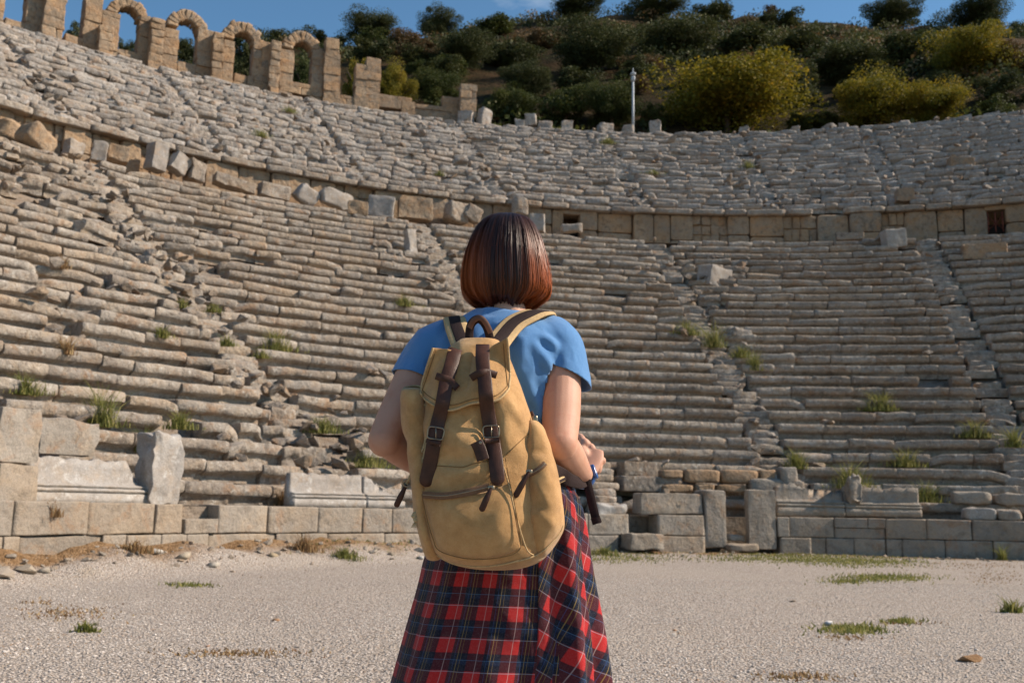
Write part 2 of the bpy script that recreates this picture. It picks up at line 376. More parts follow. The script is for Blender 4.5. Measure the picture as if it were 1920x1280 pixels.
# ---- corridor wall between the tiers
cw = empty('corridor_wall', (CX, CY+RW, ZWB), 'tan block wall with a cornice and dark openings between the two seating tiers', 'wall')
OPEN = [(1057, 1087, 394, 420), (1852, 1885, 388, 434)]
opth = [(ringhit(a, (c+d)/2, RW)[1], ringhit(b, (c+d)/2, RW)[1]) for a, b, c, d in OPEN]
mbw = MB(); mbc = MB(); mbf = MB()
th = TH0+.5
while th < TH1-.2:
    L = random.uniform(.7, 1.6); nx = th+L/RW; skip = False
    for a, b in opth:
        if th < a < nx: nx = a
        if a <= th < b-1e-5: nx = b; skip = True
    L = (nx-th)*RW; tc_ = (th+nx)/2; T, O, U = frame(tc_); e = float(dz(tc_))
    if skip:
        mbd = mbf
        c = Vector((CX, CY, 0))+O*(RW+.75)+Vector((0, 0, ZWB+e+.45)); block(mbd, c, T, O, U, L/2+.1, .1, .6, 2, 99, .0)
        c = Vector((CX, CY, 0))+O*(RW+.2)+Vector((0, 0, ZWT-.3+e)); block(mbw, c, T, O, U, L/2+.12, .2, .09, 4, 14, .01)
        if a < .1:
            c = Vector((CX, CY, 0))+O*(RW+.2)+Vector((0, 0, ZWB+e+.14)); block(mbw, c, T, O, U, L/2, .2, .2, 4, 14, .01)
    elif L > .05:
        spl = random.random() < .45; hh = ZWT-ZWB-.22
        q_ = random.uniform(.3, .65); parts = [(0, hh)] if not spl else [(0, hh*(q_-.01)), (hh*q_, hh)]
        pr = random.gauss(0, .035)+(.0 if random.random() < .75 else random.choice((.12, -.12)))
        rub_ = random.random() < .2
        if rub_:
            nq = max(2, int(L/.30)); rows_ = random.choice((3, 4)); block(mbw, Vector((CX, CY, 0))+O*(RW+.34)+Vector((0, 0, ZWB+e+hh/2)), T, O, U, L/2, .15, hh/2, 3, 90, .01)
            for a_ in range(rows_):
                for b_ in range(nq):
                    c = Vector((CX, CY, 0))+O*(RW+.3+random.gauss(0, .04))+T*((b_+.5)/nq-.5+random.gauss(0, .02))*L+Vector((0, 0, ZWB+e+hh*(a_+.5)/rows_))
                    block(mbw, c, T, O, U, L/nq*.53*random.uniform(.85, 1), .2, hh/rows_*.52*random.uniform(.85, 1), 4, 12, .03, 5)
            th = nx+1e-5; continue
        for a0, a1 in parts:
            c = Vector((CX, CY, 0))+O*(RW+.25+pr)+Vector((0, 0, ZWB+e+(a0+a1)/2)); block(mbw, c, T, O, U, L/2-.006, .25, (a1-a0)/2, 6, 12 if not rub_ else 6, .015 if not rub_ else .05, 3)
    th = nx+1e-5
th = TH0+.5
while th < TH1-.2:
    L = random.uniform(.9, 1.9); tc_ = th+L/RW/2; T, O, U = frame(tc_); e = float(dz(tc_))
    if random.random() < .93:
        c = Vector((CX, CY, 0))+O*(RW+.12+random.gauss(0, .03))+Vector((0, 0, ZWT-.11+e+random.gauss(0, .01)))
        block(mbc, c, T, O, U, L/2-.01, .36, .12, 6, 9, .025, 3)
    th += L/RW
mbw.build('block_face', M['wall'], cw); mbc.build('cornice', M['seat'], cw)
dark_in = simple('recess_shade', (.05, .04, .035), .95, .1)  # near-black colour paints the shade inside the wall openings
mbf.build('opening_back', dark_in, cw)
mb = MB(); th = np.linspace(TH0-.1+.4, TH1, 80); V = []; Fs = []
for a in th: e = float(dz(a)); V += [cyl(a, 32.3, ZWB+e-.03), cyl(a, RW+.5, ZWB+e-.03)]
for i in range(len(th)-1): Fs.append((2*i, 2*i+1, 2*i+3, 2*i+2))
mb.add(np.array(V), Fs); tag(mb.build('walkway', M['rub']), kind='structure')
# reddish lattice gate in the right opening
pz, thz = ringhit(1868, 428, RW); T, O, U = frame(thz); mb = MB()
for sgn in (-1, 1):
    for k in range(2):
        D = (T*.62*sgn+U*.62).normalized(); c = pz+O*.1+T*(.0)+U*(.25+.0*k); block(mb, c, D, O, D.cross(O), .38, .015, .02, 1, 99, 0)
for k in (-1, 0, 1): block(mb, pz+O*.13+T*k*.27+U*.3, T, O, U, .02, .015, .42, 1, 99, 0)
tag(mb.build('lattice_gate', simple('rusty_red_metal', (.20, .06, .04), .7), origin=pz), 'rusty red lattice gate closing the dark doorway in the corridor wall', 'gate')

# ---- orchestra wall (podium): two courses of blocks
pw = empty('orchestra_wall', (CX, CY+RP, 0), 'low two course limestone wall round the gravel floor', 'wall')
def thu(u, v=980, rad=RP): return ringhit(u, v, rad)[1]
def course(name, us, z0, z1, rad=RP, depth=.5, rndn=12, amp=.008, skip=()):
    mb = MB()
    for i in range(len(us)-1):
        if (us[i], us[i+1]) in skip: continue
        a, b = thu(us[i]), thu(us[i+1]); tc_ = (a+b)/2; T, O, U = frame(tc_); L = (b-a)*rad; e = float(dz(tc_))
        zz0 = z0+(e if z0 > 0 else 0); zz1 = z1+e
        c = Vector((CX, CY, 0))+O*(rad+depth/2+random.gauss(0, .012))+Vector((0, 0, (zz0+zz1)/2))
        block(mb, c, T, O, U, L/2-.006, depth/2, (zz1-zz0)/2-.003, 8, 85, amp, 3.5, pw=.4)
    return mb
left = [25-95*k for k in range(16, 0, -1)]
C2 = left+[25, 165, 290, 340]
mb = course('c', C2, .40, ZP)
mb2 = course('c', [410, 503, 597, 680, 735, 800, 880, 960, 1040, 1103, 1180], .40, ZP); 
for q in (mb2,): mb.V += q.V; mb.F += [tuple(i+mb.n for i in f) for f in q.F]; mb.T += q.T; mb.n += q.n
for q in (course('c', [1233, 1322], .40, ZP), course('c', [1458, 1480, 1565], .40, ZP), course('c', [1565, 1627], .62, ZP), course('c', [1565, 1660], .40, .615), course('c', [1627, 1660], .622, ZP), course('c', [1660, 1737, 1822, 1925, 2010, 2110, 2200, 2300, 2420, 2540], .40, ZP),
          course('c', [345, 408], .40, .62)):
    mb.V += q.V; mb.F += [tuple(i+mb.n for i in f) for f in q.F]; mb.T += q.T; mb.n += q.n
mb.build('upper_course', M['podium'], pw)
C1 = [25-80*k for k in range(18, 0, -1)]+[10, 40, 196, 240, 305, 352, 393, 520, 567, 616, 722, 800, 870, 950, 1020, 1100, 1160]
mb = course('c', C1, -.15, .393)
for q in (course('c', [1233, 1322], -.15, .393), course('c', [1462, 1520, 1548, 1600, 1660, 1690, 1770, 1860, 1950, 2030, 2140, 2220, 2330, 2440, 2550], -.15, .393)):
    mb.V += q.V; mb.F += [tuple(i+mb.n for i in f) for f in q.F]; mb.T += q.T; mb.n += q.n
mb.build('lower_course', M['podium'], pw)
mb = MB(); V = []; Fs = []; th = np.linspace(TH0-.1, TH1, 90)      # paving behind the wall top
gapA, gapB = thu(1366), thu(1404)
for i in range(len(th)-1):
    a, b = th[i], th[i+1]
    e0, e1 = float(dz(a)), float(dz(b)); n0 = len(V)
    r_in = RP+.3 if not (a < thu(1458) and b > thu(1180)) else RP+.62
    V += [cyl(a, r_in, ZP+e0-.03), cyl(b, r_in, ZP+e1-.03), cyl(b, RL0+.4, ZP+e1-.03), cyl(a, RL0+.4, ZP+e0-.03), cyl(a, r_in+.02, -.1), cyl(b, r_in+.02, -.1)]
    Fs += [(n0, n0+1, n0+2, n0+3), (n0, n0+4, n0+5, n0+1)]
mb.add(np.array(V), Fs); mb.build('wall_core', M['rub'], pw, smooth=False)

# ---- single stones placed where they stand ---------------------------------------------------
def box_at(u0, u1, vt, vb, rad, depth, label, name='stone_block', cat='stone block', group=None, mt='podium', n=9, rnd=10, amp=.02, ns=3., tilt=(0, 0, 0), shear=None):
    p0, a0 = ringhit(u0, vb, rad); p1, a1 = ringhit(u1, vb, rad); uc = (u0+u1)/2
    pb, ac = ringhit(uc, vb, rad); pt, _ = ringhit(uc, vt, rad)
    T, O, U = frame(ac); wdt = (p1-p0).length*.98; hgt = pt.z-pb.z
    Rm = Matrix.Rotation(tilt[2], 3, U) @ Matrix.Rotation(tilt[0], 3, T) @ Matrix.Rotation(tilt[1], 3, O)
    mb = MB(); block(mb, pb+O*depth/2+U*hgt/2, Rm @ T, Rm @ O, Rm @ U, wdt/2, depth/2, hgt/2, n, rnd*(2.6 if rnd > 6 else 1.2), amp*1.2, ns*1.6, shear=shear, pw=.55)
    return tag(mb.build(name, M[mt], origin=pb), label, cat, group)
def ragged(amp, seed, slope=None):
    def f(L):
        top = np.clip((L[:, 2]/np.abs(L[:, 2]).max()), 0, 1)**3
        P = np.stack([L[:, 0], L[:, 0]*0, L[:, 0]*0], 1)
        L = L.copy(); L[:, 2] -= top*(np.abs(fbm(P, 7, seed, 3))*amp)
        if slope is not None: L[:, 2] += slope(L)*top
        return L
    return f
def slab(u0, u1, vt, vb, label, rend=None, lend=None, seed=0, rad=RP+.12, peak=None, mt='marble'):
    """moulded parapet slab: plinth, cavetto, upright face with a broken top"""
    p0, a0 = ringhit(u0, vb, rad); p1, a1 = ringhit(u1, vb, rad); pb, ac = ringhit((u0+u1)/2, vb, rad); pt, _ = ringhit((u0+u1)/2, vt, rad)
    T, O, U = frame(ac); W = (p1-p0).length; H = pt.z-pb.z
    prof = [(0, .0), (0, .23), (.045, .25), (.045, .27), (.0, .285), (0, .33), (.065, .35), (.065, .37), (.035, .385), (.035, .41), (.12, .44), (.15, .5), (.155, .8), (.155, 1.0), (.27, 1.0), (.30, .5), (.30, 0)]
    ns = 44; V = []; k = len(prof)
    for i in range(ns+1):
        s = i/ns; x = (s-.5)*W; top = 1.0
        rag = abs(float(fbm(np.array([[x*6, seed, 0]]), 1.2, seed, 3)[0]))*.10
        if rend and s > rend[0]: top = 1-(s-rend[0])/(1-rend[0])*rend[1]
        if lend and s < lend[0]: top = min(top, 1-(lend[0]-s)/lend[0]*lend[1])
        if peak: top = top-peak[1]*min(1, abs(s-peak[0])*peak[2])
        for (y, z) in prof:
            zz = min(z, top)-(rag if z > .55 else 0)*(z-.55)/.45; zz = max(zz, min(z, .1))
            V.append((x, y, zz*H))
    V = np.array(V); V += np.stack([vnoise(V, 9, seed)*.006, fbm(V, 9, seed+4, 2)*.005, vnoise(V, 9, seed+8)*.005*(V[:, 2] > .05)], 1)
    Fs = [(i*k+q, (i+1)*k+q, (i+1)*k+(q+1) % k, i*k+(q+1) % k) for i in range(ns) for q in range(k)]
    Fs += [tuple(range(k)), tuple(ns*k+q for q in range(k))[::-1]]
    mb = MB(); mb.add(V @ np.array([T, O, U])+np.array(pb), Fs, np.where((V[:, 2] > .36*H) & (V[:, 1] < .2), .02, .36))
    return tag(mb.build('parapet_slab', M[mt], origin=pb), label, 'parapet slab', 'moulded parapet slabs standing on the orchestra wall')
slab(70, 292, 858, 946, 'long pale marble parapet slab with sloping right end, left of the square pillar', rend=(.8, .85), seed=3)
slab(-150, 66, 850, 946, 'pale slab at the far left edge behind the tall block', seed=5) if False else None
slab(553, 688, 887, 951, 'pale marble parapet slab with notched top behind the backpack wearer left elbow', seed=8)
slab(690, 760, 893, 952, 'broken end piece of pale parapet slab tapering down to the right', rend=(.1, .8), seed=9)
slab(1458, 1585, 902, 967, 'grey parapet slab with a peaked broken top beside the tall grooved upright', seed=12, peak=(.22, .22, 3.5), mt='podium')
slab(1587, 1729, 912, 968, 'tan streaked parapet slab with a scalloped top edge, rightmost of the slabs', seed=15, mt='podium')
# finial like bump on the tan slab
box_at(1592, 1618, 890, 945, RP+.10, .2, 'small carved lion paw stump rising at left end of the tan slab', 'carved_stump', 'carved stone', mt='podium', rnd=4, amp=.05, ns=7)
box_at(-120, -8, 862, 945, RP+.05, .5, 'grey wall block standing just past the tall end block', mt='podium')
box_at(-6, 74, 764, 868, RP+.1, .5, 'tall square block at far left, upper of two stacked on the wall', mt='podium', amp=.02, group='stacked end blocks')
box_at(-6, 70, 870, 946, RP+.08, .5, 'square block at far left, lower of two stacked on the wall', mt='podium', amp=.015, group='stacked end blocks')
box_at(282, 338, 812, 947, RP+.05, .42, 'weathered square pillar stump standing on the left wall', 'pillar_stump', 'pillar', mt='marble', amp=.04, n=14, ns=4)
box_at(75, 186, 785, 850, RP+1.0, .4, 'chipped block lying on the seats behind the long marble slab', mt='podium', amp=.04, n=8)
# right-hand side
def chip(parent, u, v, du, dv):
    p, a = ringhit(u, v, RP-.012); T, O, U = frame(a); mb = MB(); s_ = (p-EYE).length/F
    for k in (-1, 1): block(mb, p+T*du*s_*k, T, O, U, 1.1*s_, .004, dv*s_, 3, 6, .002)
    block(mb, p, T, O, U, du*s_, .003, .8*s_, 3, 6, .002); mb.build('carved_mark', M['marble'], parent)
_b = box_at(1201, 1320, 925, 964, RP+.02, .45, 'brown block with a carved mark resting on the wall right of the hand', mt='podium', amp=.012, tilt=(0, -.01, .0)); chip(_b, 1282, 941, 3, 4)
box_at(1322, 1364, 918, 1027, RP+.0, .6, 'upright jamb slab with sloping top, left side of the dark doorway', 'door_jamb', 'stone upright', mt='podium', n=9, amp=.02, rnd=8)
box_at(1405, 1457, 918, 1030, RP+.0, .22, 'grooved upright jamb slab, right side of the dark doorway', 'door_jamb', 'stone upright', mt='podium', n=9, amp=.015, rnd=14)
box_at(1366, 1416, 930, 990, RP+1.25, .3, 'dark slab closing the back of the doorway', 'door_slab', 'stone slab', mt='podium', amp=.01)
box_at(1366, 1400, 1003, 1014, RP+.1, .5, 'small tan stone on the floor of the doorway', mt='podium', rnd=5)
box_at(1368, 1425, 1020, 1034, RP-.25, .5, 'flat threshold stone in front of the dark doorway', 'threshold_stone', 'stone slab', mt='podium', rnd=6)
box_at(1183, 1248, 1001, 1030, RP-.45, .5, 'single tan block on the ground in front of the broken wall', mt='podium', amp=.02)
box_at(1120, 1178, 944, 966, RP+.02, .5, 'low rounded slab on the wall right of the hanging black strap', mt='marble', rnd=5, amp=.03)
box_at(1170, 1240, 865, 893, RP+1.6, .5, 'plain cut seat block, upper of two beside the broken stair', mt='seat', amp=.015, group='cut blocks by the stair')
box_at(1168, 1274, 893, 922, RP+1.0, .5, 'plain cut seat block, lower of two beside the broken stair', mt='seat', amp=.015, group='cut blocks by the stair')
for u0, u1, vt, vb, dr in ((1125, 1165, 866, 880, 1.9), (1110, 1160, 882, 894, 1.5), (1108, 1152, 897, 908, 1.2), (1115, 1168, 910, 924, .9), (1112, 1156, 926, 940, .6)):
    pass
mbs = MB()
for k in range(7):
    p, a = ringhit(1141-3*k, 950-13*k, RP+.25+.25*k); T, O, U = frame(a)
    block(mbs, p+O*.2, T, O, U, .34+random.gauss(0, .03), .22, .09, 5, 7, .03, 4)
mbs2 = MB()
tag(mbs.build('broken_steps', M['seat']), 'flight of small broken stone steps behind the hanging strap', 'steps')
for i, (u0, u1, vt, vb, la) in enumerate(((1790, 1862, 922, 946, 'flat pale block lying on the lowest seat, left of its pair at far right'), (1868, 1935, 925, 948, 'flat pale block lying on the lowest seat at the right edge'),
        (1810, 1873, 952, 975, 'pale squared block on the wall top at far right'), (1874, 1918, 955, 976, 'rough tan stone against the pale squared block at far right'),
        (1408, 1512, 898, 926, 'round topped seat block leaning behind the peaked slab'), (1467, 1500, 876, 912, 'small upright rounded block beside grass above the doorway'))):
    box_at(u0, u1, vt, vb, RP+(.15 if vb > 960 else .8), .45, la, mt='podium' if i != 2 else 'marble', rnd=6, amp=.03, n=7)
# blocks of the retaining strip (pale tan) between jamb and bench: little wall at 1280..1460
mb = MB()
for (u0, u1, vt, vb) in ((1283, 1350, 880, 904), (1353, 1422, 880, 906), (1424, 1455, 880, 904), (1240, 1280, 880, 895), (1240, 1300, 908, 922), (1303, 1340, 908, 920), (1343, 1400, 909, 922)):
    p0, a0 = ringhit(u0, vb, RP+1.0); p1, a1 = ringhit(u1, vb, RP+1.0); pt, _ = ringhit(u0, vt, RP+1.0); T, O, U = frame((a0+a1)/2)
    block(mb, (p0+p1)/2+U*(pt.z-p0.z)/2+O*.1, T, O, U, (p1-p0).length*.49, .16, (pt.z-p0.z)*.49, 6, 8, .02, 4, tint=.6)
tag(mb.build('patch_wall', M['wall']), 'short patch of tan repaired masonry under the long bench near the doorway', 'wall')

# loose blocks on the slope and along the corridor
LOOSE = [  # u0,u1,vt,vb,depth,label,mat,tilt,round
 (1318, 1371, 499, 537, .8, 'large squared block resting askew on the lower seats right of the woman', 'marble', (.05, .12, .5), 12),
 (1657, 1700, 427, 461, .6, 'pale topped block perched below the tan wall at right', 'marble', (.1, -.1, .3), 8),
 (1805, 1890, 455, 485, .7, 'big brown block on the seats near the right edge', 'wall', (.05, .02, .1), 7),
 (762, 780, 430, 474, .3, 'thin upright white marble fragment standing on the seats', 'marble', (.0, -.15, .3), 8),
 (996, 1024, 400, 431, .6, 'bluish grey squared block just right of the hair top', 'marble', (0, 0, -.3), 14),
 (962, 990, 370, 400, .4, 'round headed upright stone directly above the hair', 'seat', (0, .05, 0), 5),
 (838, 880, 377, 414, .7, 'large grey block upper left of the hair', 'seat', (.05, .1, .3), 6),
 (872, 905, 384, 412, .5, 'wedge shaped grey block closest to the hair on its left', 'seat', (.1, .4, .2), 5),
 (750, 812, 368, 410, .6, 'broad dark grey block standing on the walkway', 'wall', (0, .02, -.1), 12),
 (694, 742, 366, 407, .6, 'dark block with a pale right end on the walkway', 'marble', (0, .03, -.3), 10),
 (655, 692, 376, 403, .5, 'small tan block left of the dark block on the walkway', 'wall', (0, .03, -.2), 8),
 (600, 662, 356, 386, .5, 'white marble fragment with a wavy edge on the walkway', 'marble', (.1, .1, .2), 4),
 (556, 598, 347, 380, .5, 'white marble fragment tipped to the right beside the wavy one', 'marble', (.2, .5, .2), 5),
 (488, 545, 344, 370, .5, 'long grey block left of the white marble fragments', 'seat', (0, .05, .1), 8),
 (403, 482, 332, 352, .5, 'long low block above the seats below the tan wall at left', 'seat', (0, .12, .05), 8),
 (355, 384, 300, 338, .5, 'squat upright block at the end of the left block row', 'seat', (0, .1, .2), 7),
 (322, 354, 288, 322, .5, 'leaning pale slab in the left block row', 'marble', (.1, .45, .2), 8),
 (280, 312, 266, 318, .5, 'tall pale block in the left block row', 'marble', (0, .08, .3), 10),
 (205, 244, 270, 302, .6, 'tan square block left of the tall pale block', 'wall', (0, .1, -.2), 7),
 (176, 204, 264, 300, .5, 'grey block with dark side left of the tan square block', 'marble', (0, .05, -.3), 10),
 (125, 158, 262, 290, .5, 'small bluish grey block further left in the row', 'marble', (0, .1, .2), 7),
 (44, 108, 236, 278, .8, 'big rounded tan boulder near the left edge below the upper tier', 'wall', (.1, .5, .3), 4),
 (-5, 46, 222, 262, .8, 'rounded tan boulder touching the left edge', 'wall', (.1, .2, .3), 4),
 (1680, 1715, 352, 376, .5, 'squared tan block on the upper tier above the tan wall at right', 'wall', (0, 0, .1), 12),
 (1778, 1828, 292, 312, .6, 'pair sized tan block lying high on the upper right seats', 'wall', (.1, .1, .2), 8),
 (1568, 1620, 435, 449, .4, 'thin pale step block at the foot of the tan wall', 'seat', (0, 0, 0), 10),
 (1370, 1412, 615, 637, .5, 'rounded boulder on the stairway right of the grass tufts', 'seat', (0, .1, .2), 4),
 (1054, 1092, 419, 433, .4, 'low rounded stone under the small square window', 'marble', (0, 0, 0), 5),
]
for (u0, u1, vt, vb, dp, la, mt_, tl, rd) in LOOSE:
    p = hit((u0+u1)/2, vb-3); rad = math.hypot(p.x-CX, p.y-CY)
    if 31 < rad < RU0 : rad = min(rad, 33.0)
    box_at(u0, u1, vt, vb, rad, dp, la, 'fallen_block', 'fallen block', 'loose blocks lying on the seats and walkway', mt=mt_, rnd=rd, amp=.05 if rd < 8 else .03, tilt=tl, ns=2.5)
RIM = [(986, 1007, 213, 229), (967, 985, 223, 238), (1010, 1036, 226, 238), (1054, 1074, 225, 242), (1123, 1149, 230, 248), (1168, 1190, 233, 248), (1220, 1241, 225, 248),
       (1389, 1406, 236, 256), (1483, 1500, 236, 250), (1545, 1569, 232, 255), (1575, 1592, 230, 246), (1684, 1706, 225, 242), (1721, 1759, 229, 246), (1770, 1800, 221, 242), (1798, 1824, 215, 240), (1847, 1879, 210, 240), (1884, 1912, 218, 240),
       (862, 889, 207, 240), (895, 922, 202, 236)]
RL = ['stone with a rounded top left of the lamp mast', 'low grey stone near the pair of stumps', 'flat low stone', 'small cube stone', 'dark chipped stone just left of the lamp mast', 'squat stone at the foot of the lamp mast', 'upright rounded stone right of the lamp mast',
      'narrow stone below the big yellow tree', 'small cube right of the big yellow tree', 'broad low stone between the yellow trees', 'narrow taller stone between the yellow trees', 'small stone below the right yellow tree', 'long low stone below the twin yellow tree', 'leaning slab', 'tilted pointed stone', 'tallest jagged stone at upper right', 'rounded stone at the right edge', 'lower block under the lone pillar', 'stump right of the lone pillar']
for (u0, u1, vt, vb), la in zip(RIM, RL):
    box_at(u0, u1, vt, vb+6, RR+.1, .6, la+' on the theatre rim', 'rim_stone', 'rim stone', 'stones standing along the rim', mt='seat_up', rnd=random.uniform(5, 11), amp=.05, ns=2.5, n=6, tilt=(0, random.gauss(0, .06), random.gauss(0, .3)))
# rim parapet course
rp_ = MB(); th = TH0+.6
while th < TH1-.2:
    L = random.uniform(.7, 1.5); T, O, U = frame(th+L/RR/2); e = float(dz(th))
    if True:
        c = Vector((CX, CY, 0))+O*(RR+.3+random.gauss(0, .05))+Vector((0, 0, ZR+e-.05+random.gauss(0, .04))); block(rp_, c, T, O, U, L/2-.02, .35, .24+random.gauss(0, .03), 5, 7, .05, 3)
    th += L/RR
tag(rp_.build('rim_course', M['seat_up']), 'single broken course of pale blocks capping the upper seats', 'wall')

# ---- ruined arcade at the upper left
RA = 48.9
arc = empty('ruined_arcade', ringhit(400, 150, RA)[0], 'row of tan stone arches and broken piers standing on the upper left rim', 'arcade')
def pier(u0, u1, vt, vb, name='pier', dp=.9, off=0, tier=.42, parent=arc, amp=.045, rnd=9):
    p0, a0 = ringhit(u0, (vt+vb)/2, RA+off); p1, a1 = ringhit(u1, (vt+vb)/2, RA+off); uc = (u0+u1)/2
    zt = ringhit(uc, vt, RA+off)[0].z; zb = ringhit(uc, vb, RA+off)[0].z-.25
    T, O, U = frame((a0+a1)/2); c0 = (p0+p1)/2; W = (p1-p0).length; mb = MB(); z = zb
    while z < zt-.12:
        h = min(random.uniform(.36, .52), zt-z); h = zt-z if zt-z-h < .15 else h
        parts = [(-.5, .5)] if W < .9 or random.random() < .35 else [(-.5, random.uniform(-.2, .2))]
        if parts[0][1] != .5: parts.append((parts[0][1], .5))
        for s0, s1 in parts:
            c = Vector((c0.x, c0.y, z+h/2))+T*W*(s0+s1)/2+O*(dp/2+random.gauss(0, .02))
            block(mb, c, T, O, U, W*(s1-s0)/2+.002+random.gauss(0, .012), dp/2, h/2+.004, 6, rnd*5, amp*.6, 2.2, pw=.45)
        z += h
    return mb.build(name, M['wall'], parent)
def arch(uc, vs, ri, ro):
    ps, a = ringhit(uc, vs, RA); pr, _ = ringhit(uc+ri, vs, RA); po, _ = ringhit(uc+ro, vs, RA)
    T, O, U = frame(a); r0 = (pr-ps).length; r1 = (po-ps).length; mb = MB(); n = 11
    for i in range(n):
        g0 = math.pi*i/n; g1 = math.pi*(i+1)/n; gm = (g0+g1)/2; rv = r1+random.gauss(0, .04)
        V, Fs = cube_grid(4); rr = r0+(V[:, 0]+1)/2*(rv-r0); gg = gm+V[:, 2]*(g1-g0)/2*.97; yy = V[:, 1]*.42+.45
        P = np.stack([rr*np.cos(gg), yy, rr*np.sin(gg)], 1); P += np.stack([fbm(P, 3, i+uc, 2)*.045, fbm(P, 3, i+9, 2)*.04, fbm(P, 3, i+33, 2)*.04], 1)
        mb.add(P @ np.array([T, O, U])+np.array(ps), Fs, random.random())
    return mb.build('arch', M['wall'], arc)
for a in ((241, 30, 19, 38), (352, 54, 18, 38), (456, 77, 18, 38), (567, 94, 17, 37)): arch(*a)
for a in ((-60, 8, -60, 70), (50, 84, -40, 88), (159, 190, -30, 108), (190, 222, 22, 112), (260, 283, 30, 122), (306, 334, 54, 138), (370, 400, 54, 146), (418, 438, 76, 156), (474, 508, 77, 174), (524, 550, 93, 186), (584, 606, 94, 200)): pier(*a)
for a in ((83, 122, -40, 92), (186, 212, 46, 116), (283, 307, 34, 124), (399, 419, 60, 150), (507, 525, 76, 186)): pier(*a, name='buttress', dp=1.0, off=-.55, amp=.09, rnd=5)
for a in ((8, 50, 38, 75), (122, 160, 68, 98), (222, 260, 96, 122), (334, 370, 118, 142), (438, 474, 141, 164)): pier(*a, name='sill', dp=.8, off=.05)
pier(524, 600, 156, 168, name='lintel', dp=.7, off=-.02)
for (la, ps) in (('tall broken column shaft with a capital block right of the last arch', [(612, 636, 72, 100, 7), (609, 638, 100, 132, 9), (607, 637, 130, 205, 12)]),
                 ('twin broken pier standing alone right of the arcade', [(666, 690, 120, 212, 8), (686, 713, 108, 214, 6)]),
                 ('lone square pillar on the rim above the woman', [(864, 894, 158, 212, 8)])):
    root = empty('broken_pillar', ringhit((ps[0][0]+ps[0][1])/2, ps[-1][3], RA-.3)[0], la, 'pillar', 'broken pillars on the rim')
    for (a, b, c, d, rd) in ps: pier(a, b, c, d, name='shaft', dp=.7, off=-.3 if a != 864 else -.9, parent=root, rnd=rd)
for (la, ps) in (('low wall stub between the column and the twin pier', [(636, 668, 180, 210)]), ('stone lintel resting on a short post right of the twin pier', [(712, 772, 180, 196), (752, 778, 190, 222)]),
                 ('long dark beam stone with a block on it left of the lone pillar', [(776, 866, 200, 214), (830, 866, 182, 202), (846, 864, 212, 236)])):
    root = empty('wall_stub', ringhit(ps[0][0], ps[0][3], RA-.2)[0], la, 'ruined wall', 'low wall remains on the rim')
    for a in ps: pier(*a, name='stone', dp=.6, off=-.25, parent=root, rnd=8)

# ---- lamp mast
p, a = ringhit(1187, 246, RR+1.2); pt = ringhit(1187, 152, RR+1.2)[0]
mast = empty('lamp_mast', p, 'slim pale metal lamp mast with a small floodlight head behind the rim', 'lamp post')
pale_metal = simple('pale_metal', (.36, .39, .41), .5, .4, 3, .15)
mb = MB(); tube(mb, [p-Vector((0, 0, .6)), pt], [.08, .065]); mb.build('mast', pale_metal, mast)
mb = MB(); block(mb, pt+Vector((0, 0, .12)), (1, 0, 0), (0, 1, 0), (0, 0, 1), .12, .12, .16, 3, 6, 0); block(mb, pt+Vector((0, 0, .42)), (1, 0, 0), (0, 1, 0), (0, 0, 1), .16, .16, .08, 3, 5, 0); mb.build('lamp_head', pale_metal, mast)
mb = MB(); tube(mb, [pt+Vector((0, 0, .2)), pt+Vector((0, 0, .8))], .025); mb.build('lightning_rod', pale_metal, mast)
